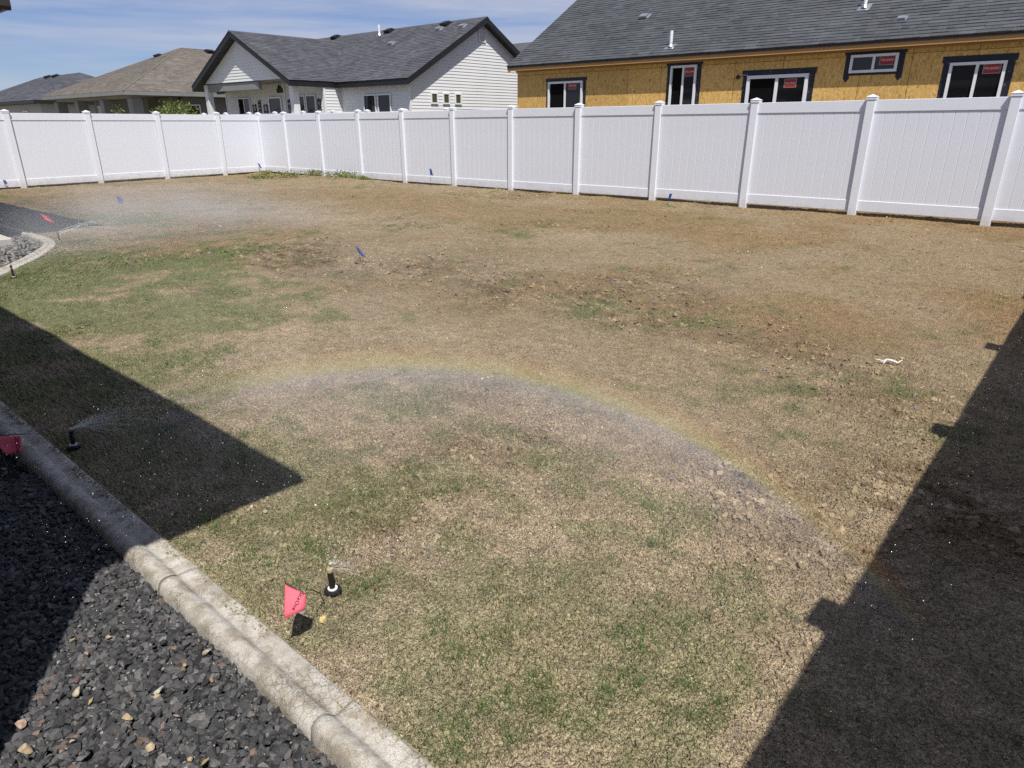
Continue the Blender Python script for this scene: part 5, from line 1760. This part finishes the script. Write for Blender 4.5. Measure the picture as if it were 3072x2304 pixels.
# ------------------------------------------------------------------ pop-up sprinklers
def yz(a, b):
    return float(yard_height(np.array([a]), np.array([b]))[0])
def sprinkler(a, b, label, lean=(0, 0), rise=0.098, cap_up=0.022):
    z = yz(a, b)
    root = empty('sprinkler_head', (a, b, z))
    tag(root, label, 'sprinkler', 'pop-up sprinkler heads')
    m = MB(); m.lathe([(0.020, -0.10), (0.022, -0.004), (0.0285, 0.0), (0.0285, cap_up - 0.006), (0.026, cap_up - 0.001), (0.018, cap_up), (0.0165, cap_up - 0.002)], 24)
    cap = m.build('cap', M['black_plastic'], root, smooth=False)
    m = MB(); m.lathe([(0.0115, cap_up - 0.001), (0.0160, cap_up - 0.001), (0.0160, cap_up + 0.003), (0.0115, cap_up + 0.003)], 24)
    m.build('wiper_seal', M['white_plastic'], root)
    t = Vector((lean[0], lean[1], rise))
    m = MB(); m.tube([(0, 0, -0.01), t * 0.5 + Vector((0, 0, cap_up)), t + Vector((0, 0, cap_up))], 0.0098, 16)
    m.build('riser', M['black_plastic'], root)
    top = t + Vector((0, 0, cap_up))
    m = MB(); m.lathe([(0.0100, 0.0), (0.0108, 0.002), (0.0108, 0.010), (0.0095, 0.013), (0.004, 0.0135)], 18, top)
    m.build('nozzle', M['tan_plastic'], root)
    return root
SPR = [(-1.632, 0.985), (-3.428, 0.805), (-10.33, 2.86), (-8.18, 1.79)]
sprinkler(*SPR[0], 'black pop-up sprinkler with white seal ring beside the nearest pink flag', lean=(-0.004, 0.0), rise=0.063)
sprinkler(*SPR[1], 'black pop-up sprinkler spraying inside the roof shadow by the curb', lean=(-0.010, 0.006), rise=0.066)
sprinkler(*SPR[2], 'black pop-up sprinkler spraying at the far curb corner', lean=(-0.004, 0.002), rise=0.105, cap_up=0.012)
sprinkler(*SPR[3], 'black pop-up sprinkler at the left picture edge before the far curb', lean=(-0.012, 0.004), rise=0.11, cap_up=0.012)

# ------------------------------------------------------------------ marker flags on wires
def flag_sheet(c, nu=9, nv=7, bulge=0.012, seed=0):
    """bilinear sheet between corners c[0..3] with soft folds and real thickness"""
    g = np.random.default_rng(seed)
    c = [np.array(x, float) for x in c]
    nrm = np.cross(c[1] - c[0], c[3] - c[0]); nrm /= np.linalg.norm(nrm)
    ph = g.random(3) * 6
    V = []
    for i in range(nu):
        for j in range(nv):
            u, v = i / (nu - 1), j / (nv - 1)
            p = (c[0] * (1 - u) + c[1] * u) * (1 - v) + (c[3] * (1 - u) + c[2] * u) * v
            w = bulge * (math.sin(u * 5.0 + ph[0] + v * 1.5) * 0.6 + math.sin(v * 4.0 + ph[1]) * 0.4) * (0.3 + 0.7 * u)
            V.append(p + nrm * w)
    V = np.array(V)
    n = len(V)
    V = np.concatenate([V, V - nrm * 0.0006])
    idx = np.arange(n).reshape(nu, nv)
    F = []
    for i in range(nu - 1):
        for j in range(nv - 1):
            q = [idx[i, j], idx[i + 1, j], idx[i + 1, j + 1], idx[i, j + 1]]
            F.append(q); F.append([x + n for x in q[::-1]])
    edge = [(i, 0) for i in range(nu)] + [(nu - 1, j) for j in range(1, nv)] + [(i, nv - 1) for i in range(nu - 2, -1, -1)] + [(0, j) for j in range(nv - 2, 0, -1)]
    for k in range(len(edge)):
        a_, b_ = idx[edge[k]], idx[edge[(k + 1) % len(edge)]]
        F.append([b_, a_, a_ + n, b_ + n])
    return V, np.array(F), nrm, c

def flag(base, wire, corners, mat, label, seed=0, bulge=0.012, text=None, nu=9, group=None):
    root = empty('marker_flag', base)
    tag(root, label, 'flag', group)
    o = Vector(base)
    m = MB(); m.tube([Vector(p) - o for p in wire], 0.0016 if text else 0.0028, 6)
    m.build('wire', M['wire'], root)
    V, F, nrm, c = flag_sheet([np.array(x) - np.array(base) for x in corners], nu, 7, bulge, seed)
    me = np_mesh('flag', V, F, True)
    fo = link('flag', me, mat, root)
    if text:
        t = text_mesh(text[0], text[1])
        # wrap the lettering over the sheet: place along the given direction
        x = Vector(text[2]).normalized(); nn = Vector(nrm) * text[4]
        y = nn.cross(x).normalized()
        cen = Vector(text[3]) - o
        for v in t.vertices:
            p = cen + x * v.co.x + y * v.co.y
            # project onto the sheet: nearest sheet vertex offset
            d = np.linalg.norm(V[:len(V) // 2] - np.array(p), axis=1)
            k = int(np.argmin(d - 0.0 * d))
            q = V[k]
            dist = float(np.dot(np.array(nn), q - np.array(p)))
            v.co = p + nn * (dist + 0.0025)
        t.materials.append(M['print_dark'])
        link('lettering', t, None, fo)
    return root

# nearest pink flag: wire bent over towards the curb
c0, c1, c2, c3 = (-1.545, 0.782, 0.186), (-1.495, 0.815, 0.152), (-1.480, 0.798, 0.118), (-1.502, 0.741, 0.108)
flag((-1.602, 0.936, yz(-1.602, 0.936) - 0.02), [(-1.602, 0.936, yz(-1.602, 0.936) - 0.02), (-1.575, 0.905, 0.06), (-1.530, 0.853, 0.13), (-1.497, 0.816, 0.152), (-1.545, 0.782, 0.186)],
     [c0, c1, c2, c3], M['flag_pink'], 'pink marker flag bent over by the nearest sprinkler', 3, 0.010, ('SiteOne', 0.0165, (0.016, -0.045, -0.032), (-1.5010, 0.790, 0.141), -1), nu=11)
# pink flag at the left edge leaning over the curb
flag((-3.782, 0.807, yz(-3.782, 0.807) - 0.02), [(-3.782, 0.807, yz(-3.782, 0.807) - 0.02), (-3.52, 0.735, 0.085), (-3.28, 0.655, 0.185), (-3.139, 0.600, 0.232), (-3.155, 0.480, 0.262)],
     [(-3.158, 0.470, 0.262), (-3.137, 0.566, 0.236), (-3.116, 0.553, 0.174), (-3.124, 0.500, 0.178)], M['flag_pink'], 'pink marker flag leaning over the curb at the left picture edge', 5, 0.010,
     ('SiteOne', 0.0200, (0.012, -0.012, -0.06), (-3.125, 0.545, 0.205), -1), nu=11)
# pink flag by the far sprinkler
flag((-10.56, 2.95, yz(-10.56, 2.95) - 0.02), [(-10.56, 2.95, yz(-10.56, 2.95) - 0.02), (-10.60, 2.90, 0.12), (-10.665, 2.80, 0.305)],
     [(-10.665, 2.80, 0.315), (-10.63, 2.87, 0.27), (-10.60, 2.93, 0.175), (-10.64, 2.84, 0.225)], M['flag_pink'], 'pink marker flag above the sprinkler at the far curb corner', 7, 0.012)
# blue flags
R3 = Vector((0.7552, 0.6555, 0))
def blue(a, b, top, low, w, label, slant=0.0, seed=0):
    z0 = yz(a, b)
    r = Vector((a, b, 0))
    P = lambda x, z: tuple(r + R3 * x + Vector((0, 0, z)))
    flag((a, b, z0 - 0.02), [(a, b, z0 - 0.02), P(-slant * 0.3, (top + low) / 2), P(-slant, top)],
         [P(-slant, top), P(-slant + w, top - 0.01), P(w + slant * 0.6, low), P(slant * 0.2, low + 0.02)], M['flag_blue'], label, seed, 0.014, group='blue marker flags')
blue(-14.18, 5.04, 0.150, 0.0, 0.075, 'blue marker flag behind the far left sprinkler mist', 0.02, 1)
blue(-6.10, 4.50, 0.160, 0.045, 0.032, 'dark blue marker flag standing alone in the middle of the bare yard', 0.045, 2)
blue(-21.0, 11.85, 0.22, 0.07, 0.05, 'small blue marker flag in the far fence corner', 0.04, 3)
blue(-12.69, 11.62, 0.39, 0.22, 0.05, 'blue marker flag before the back fence, fourth board section right of the weeds', 0.02, 4)
blue(-6.17, 11.47, 0.215, 0.09, 0.045, 'small blue marker flag low against the back fence below the unfinished house', -0.02, 5)
blue(-20.45, 4.80, 0.15, 0.04, 0.06, 'blue marker flag cut by the left picture edge before the fence', 0.02, 6)

# bleached forked twig
def build_twig():
    base = Vector((-0.83, 4.56, yz(-0.83, 4.56) + 0.012))
    root = MB()
    u = R3
    w = Vector((-0.6555, 0.7552, 0))
    def P(x, y, z): return (u * x + w * y + Vector((0, 0, z))) * 0.68
    root.tube([P(-0.085, 0.0, 0.005), P(-0.03, 0.004, 0.022), P(0.015, 0.0, 0.018), P(0.05, -0.01, 0.008), P(0.062, -0.025, 0.0)], 0.009, 7, 0.008)
    root.tube([P(-0.03, 0.004, 0.022), P(-0.06, -0.02, 0.012), P(-0.075, -0.035, 0.0)], 0.007, 6, 0.004)
    root.tube([P(-0.06, 0.003, 0.012), P(-0.10, 0.015, 0.022), P(-0.13, 0.018, 0.026)], 0.006, 6, 0.003)
    root.tube([P(0.062, -0.025, 0.0), P(0.09, -0.01, 0.012), P(0.12, 0.004, 0.022)], 0.006, 6, 0.003)
    o = root.build('bleached_twig', M['bone'], None, smooth=True, loc=base)
    tag(o, 'bleached white forked twig lying on the soil near the right shadow', 'twig')
build_twig()
# ochre stone by the nearest flag
tm3, f3 = lumps(2, 1, 0.35, 19, 0.8)
def rock(a, b, s, c, label, k=0):
    t = tm3[k] * np.array([s, s * 0.8, s * 0.7])
    me = np_mesh('stone', t, f3, False, {'col': ('POINT', 'FLOAT_COLOR', np.tile(np.array(c), (len(t), 1)))})
    o = link('stone', me, M['stone'], None, (a, b, yz(a, b) + s * 0.35))
    o.rotation_euler = (0.2, 0.1, a * 7)
    tag(o, label, 'stone')
rock(-1.545, 0.885, 0.016, (0.55, 0.40, 0.20), 'ochre stone on the soil between the nearest pink flag and sprinkler')
rock(-1.62, 0.86, 0.017, (0.20, 0.19, 0.17), 'grey stone on the soil just above the nearest pink flag', 1)

# ------------------------------------------------------------------ weeds along the fence, young tree beyond
def leafy(name, label, cat, centre, n, rx, rz, leaf, cols, g, parts=None, group=None, stem=None):
    c = np.array(centre)
    root = empty(name, tuple(c))
    tag(root, label, cat, group)
    d = g.normal(size=(n, 3)); d /= np.linalg.norm(d, axis=1)[:, None]
    r = g.random(n) ** 0.45
    p = d * r[:, None] * np.array([rx, rx, rz])
    lump = 0.75 + 0.5 * fbm(p[:, 0] * 5 / rx + 9, p[:, 2] * 5 / rz + 3, 2, 7)
    p = p * lump[:, None] + np.array([0, 0, rz * 0.85])
    p[:, 2] = np.maximum(p[:, 2], 0.005)
    u = g.normal(size=(n, 3)); u /= np.linalg.norm(u, axis=1)[:, None]
    v = np.cross(u, g.normal(size=(n, 3))); v /= np.linalg.norm(v, axis=1)[:, None]
    s = leaf * (0.6 + 0.7 * g.random(n))[:, None]
    V = np.stack([p, p + u * s * 0.5 + v * s * 0.28, p + u * s, p + u * s * 0.5 - v * s * 0.28], 1).reshape(-1, 3)
    F = np.arange(n * 4).reshape(n, 4)
    col = np.array(cols)[g.integers(0, len(cols), n)] * (0.75 + 0.5 * g.random((n, 1)))
    me = np_mesh('foliage', V, F, False, {'col': ('POINT', 'FLOAT_COLOR', np.repeat(col, 4, 0))})
    link('foliage' if not stem else 'crown', me, M['leaf'], root)
    if stem:
        m = MB(); m.tube([(0, 0, -stem), (0.02, 0, 0), (0, 0.02, rz * 0.9)], 0.035, 8, 0.012)
        for k in range(6):
            t = k / 6 * 6.28
            m.tube([(0.01, 0.01, rz * 0.15 * k), (math.cos(t) * rx * 0.6, math.sin(t) * rx * 0.6, rz * (0.5 + 0.18 * k))], 0.012, 6, 0.004)
        m.build('trunk', M['trunk'], root)
    else:
        m = MB()
        for k in range(5):
            t = k / 5 * 6.28
            m.tube([(0, 0, -0.02), (math.cos(t) * rx * 0.5, math.sin(t) * rx * 0.5, rz * 1.0)], 0.006, 5, 0.003)
        m.build('stem', M['trunk'], root)
    return root
gw = np.random.default_rng(41)
gcol = [(0.20, 0.24, 0.07), (0.26, 0.28, 0.10), (0.15, 0.19, 0.06)]
for (a, b, rx, rz, lb) in ((-18.7, 10.55, 0.30, 0.10, 'low leafy weed nearest the yard among those by the fence corner'),
                           (-18.4, 11.25, 0.32, 0.15, 'largest leafy weed near the far fence corner'),
                           (-17.9, 11.80, 0.26, 0.14, 'leafy weed hard against the back fence, left of two'),
                           (-16.5, 11.82, 0.42, 0.14, 'wide low weed hard against the back fence, right of two'),
                           (-15.7, 11.85, 0.16, 0.08, 'small weed right of the others at the back fence foot'),
                           (-20.2, 11.6, 0.16, 0.10, 'small weed closest to the fence corner')):
    leafy('weed', lb, 'weed', (a, b, yz(a, b)), int(260 * rx / 0.3), rx * 1.25, rz * 0.62, 0.062, gcol, gw, group='weeds along the fence')
tcol = [(0.16, 0.20, 0.05), (0.22, 0.26, 0.08), (0.11, 0.15, 0.035)]
leafy('young_tree', 'young yellow green tree showing over the fence before the brown roofed house', 'tree', (-31.1, 14.05, 1.15), 1700, 1.0, 0.62, 0.11, tcol, gw, stem=1.4)
leafy('young_tree', 'small sapling top just over the fence between porch columns', 'tree', (-33.6, 12.6, 1.25), 260, 0.35, 0.48, 0.09, tcol, gw, stem=1.4)

# ------------------------------------------------------------------ water: drops in the air, jets, drifting mist
def build_drops():
    g = np.random.default_rng(55)
    v, f = ico(0)
    P, S = [], []
    # fine drops hanging over the near yard and gravel
    n = 8500
    a = -4.4 + 5.0 * g.random(n); b = 0.30 + 3.6 * g.random(n) ** 1.2
    z = 0.03 + 0.75 * g.random(n) ** 1.1
    ok = (a < 0.40) & (np.hypot(a, b) > 0.9)
    P.append(np.stack([a, b, z], -1)[ok]); S.append((0.0004 + 0.0008 * g.random(n) ** 2)[ok])
    # fans thrown by the heads
    for (sa, sb), n, reach, az0, az1 in ((SPR[0], 260, 0.5, 0.2, 2.9), (SPR[1], 2200, 1.1, 0.1, 1.6), (SPR[2], 900, 2.4, 0.0, 1.5), (SPR[3], 300, 1.2, 0.2, 2.2)):
        az = az0 + (az1 - az0) * g.random(n)
        r = reach * g.random(n) ** 1.6
        top = 0.105 + ground_z(sa)
        z = top + r * 0.42 - 0.20 * r * r + g.normal(size=n) * 0.03 * r
        P.append(np.stack([sa + np.cos(az) * r, sb + np.sin(az) * r, z], -1))
        S.append((0.0006 + 0.0011 * g.random(n)) * (1.0 + (0.9 if sa < -8 else 0.0)))
    P = np.concatenate(P); S = np.concatenate(S)
    k = len(v)
    V = (P[:, None, :] + v[None] * S[:, None, None] * np.array([1, 1, 1.3])).reshape(-1, 3)
    F = (f[None] + (np.arange(len(P)) * k)[:, None, None]).reshape(-1, 3)
    o = link('water_drops', np_mesh('water_drops', V, F, True), M['drop'])
    tag(o, 'fine sprinkler drops hanging in the air over the yard', 'water', kind='stuff')
build_drops()

m_, nd_, lk_, b_ = new_mat('water_jet')
b_.inputs['Base Color'].default_value = (0.9, 0.93, 0.97, 1)
b_.inputs['Roughness'].default_value = 0.2
tb = N(nd_, 'ShaderNodeBsdfTransparent')
ms = N(nd_, 'ShaderNodeMixShader')
ms.inputs[0].default_value = 0.72
lk_.new(b_.outputs[0], ms.inputs[1]); lk_.new(tb.outputs[0], ms.inputs[2])
lk_.new(ms.outputs[0], nd_['Material Output'].inputs['Surface'])
M['jet'] = m_
def build_jets():
    g = random.Random(8)
    for (sa, sb), n, reach, az0, az1, r0, rise in ((SPR[0], 14, 0.13, 0.3, 2.4, 0.0005, 0.063 + 0.035), (SPR[1], 34, 0.40, 0.35, 1.25, 0.0006, 0.066 + 0.035), (SPR[2], 22, 1.0, 0.35, 1.0, 0.0013, 0.105 + 0.025), (SPR[3], 6, 0.4, 0.4, 1.6, 0.0012, 0.11 + 0.025)):
        m = MB()
        top = Vector((sa, sb, yz(sa, sb) + rise))
        for _ in range(n):
            az = g.uniform(az0, az1)
            up = g.uniform(0.05, 0.45)
            L = reach * g.uniform(0.45, 1.0)
            s0 = L * g.choice((0.0, 0.0, 0.15, 0.4))
            pts = []
            for k in range(6):
                t = s0 + (L - s0) * k / 5
                pts.append(top + Vector((math.cos(az) * t, math.sin(az) * t, up * t - 0.35 * t * t / reach)))
            m.tube(pts, r0 * g.uniform(0.5, 1.1), 4, r0 * 0.5)
        o = m.build('water_jets', M['jet'])
        tag(o, 'thin water jets fanning out of a sprinkler nozzle', 'water', kind='stuff')
build_jets()

def mat_mist(name, density, bow=True):
    """sunlit spray. Scattering follows the drops' rainbow angle: strong inside 42 degrees of the
    antisolar point, coloured at its rim, weak outside, wherever one stands."""
    m = bpy.data.materials.new(name)
    m.use_nodes = True
    nd, lk = m.node_tree.nodes, m.node_tree.links
    nd.clear()
    out = nd.new('ShaderNodeOutputMaterial')
    vsn = nd.new('ShaderNodeVolumeScatter')
    lk.new(vsn.outputs[0], out.inputs['Volume'])
    t = N(nd, 'ShaderNodeTexCoord')
    # soft edges: fade towards the faces of the box
    sep = N(nd, 'ShaderNodeSeparateXYZ')
    lk.new(t.outputs['Generated'], sep.inputs[0])
    prod = None
    for ax, sharp in (('X', 7.0), ('Y', 7.0), ('Z', 1.5)):
        s1 = N(nd, 'ShaderNodeMath', operation='SUBTRACT'); s1.inputs[0].default_value = 1.0
        lk.new(sep.outputs[ax], s1.inputs[1])
        mn = N(nd, 'ShaderNodeMath', operation='MINIMUM')
        if ax == 'Z':
            mn.inputs[0].default_value = 1.0
        else:
            lk.new(sep.outputs[ax], mn.inputs[0])
        lk.new(s1.outputs[0], mn.inputs[1])
        mu = N(nd, 'ShaderNodeMath', operation='MULTIPLY', use_clamp=True); mu.inputs[1].default_value = sharp
        lk.new(mn.outputs[0], mu.inputs[0])
        if prod is None:
            prod = mu.outputs[0]
        else:
            q = N(nd, 'ShaderNodeMath', operation='MULTIPLY')
            lk.new(prod, q.inputs[0]); lk.new(mu.outputs[0], q.inputs[1])
            prod = q.outputs[0]
    n = N(nd, 'ShaderNodeTexNoise', Scale=1.3, Detail=2.0)
    lk.new(t.outputs['Object'], n.inputs['Vector'])
    r = ramp(nd, [(0.30, 0.35), (0.70, 1.0)])
    lk.new(n.outputs['Fac'], r.inputs[0])
    q = N(nd, 'ShaderNodeMath', operation='MULTIPLY')
    lk.new(prod, q.inputs[0]); lk.new(r.outputs[0], q.inputs[1])
    q2 = N(nd, 'ShaderNodeMath', operation='MULTIPLY'); q2.inputs[1].default_value = density
    lk.new(q.outputs[0], q2.inputs[0])
    lk.new(q2.outputs[0], vsn.inputs['Density'])
    if bow:
        g = N(nd, 'ShaderNodeNewGeometry')
        dt = N(nd, 'ShaderNodeVectorMath', operation='DOT_PRODUCT')
        dt.inputs[1].default_value = SUN
        lk.new(g.outputs['Incoming'], dt.inputs[0])
        ac = N(nd, 'ShaderNodeMath', operation='ARCCOSINE')
        lk.new(dt.outputs['Value'], ac.inputs[0])
        mr = N(nd, 'ShaderNodeMapRange')
        mr.inputs['From Min'].default_value = R(30); mr.inputs['From Max'].default_value = R(50)
        lk.new(ac.outputs[0], mr.inputs['Value'])
        deg = lambda d_: (d_ - 30) / 20
        rc = ramp(nd, [(deg(30), (0.04, 0.04, 0.042)), (deg(36), (0.13, 0.13, 0.145)), (deg(39.6), (0.32, 0.31, 0.37)), (deg(40.5), (0.40, 0.42, 0.55)), (deg(40.95), (0.50, 0.55, 0.42)),
                       (deg(41.4), (0.82, 0.66, 0.20)), (deg(41.95), (0.74, 0.37, 0.12)), (deg(42.6), (0.32, 0.14, 0.07)), (deg(43.2), (0.07, 0.06, 0.055)), (deg(50), (0.06, 0.06, 0.06))])
        lk.new(mr.outputs[0], rc.inputs[0])
        lk.new(rc.outputs[0], vsn.inputs['Color'])
    else:
        vsn.inputs['Color'].default_value = (0.9, 0.93, 1.0, 1)
    return m
def mist_box(name, x0, x1, y0, y1, z0, z1, density, bow, label):
    m = MB(); m.box(x0, x1, y0, y1, z0, z1)
    o = m.build(name, mat_mist(name, density, bow))
    tag(o, label, 'mist', kind='stuff')
mist_box('sprinkler_mist', -6.4, -0.05, 0.80, 4.8, 0.02, 1.0, 0.70, True, 'thin sunlit sprinkler mist over the near yard showing a rainbow')
mist_box('drifting_spray', -14.0, -8.2, 2.0, 6.4, -0.03, 0.60, 0.30, False, 'white spray drifting from the far left sprinklers')
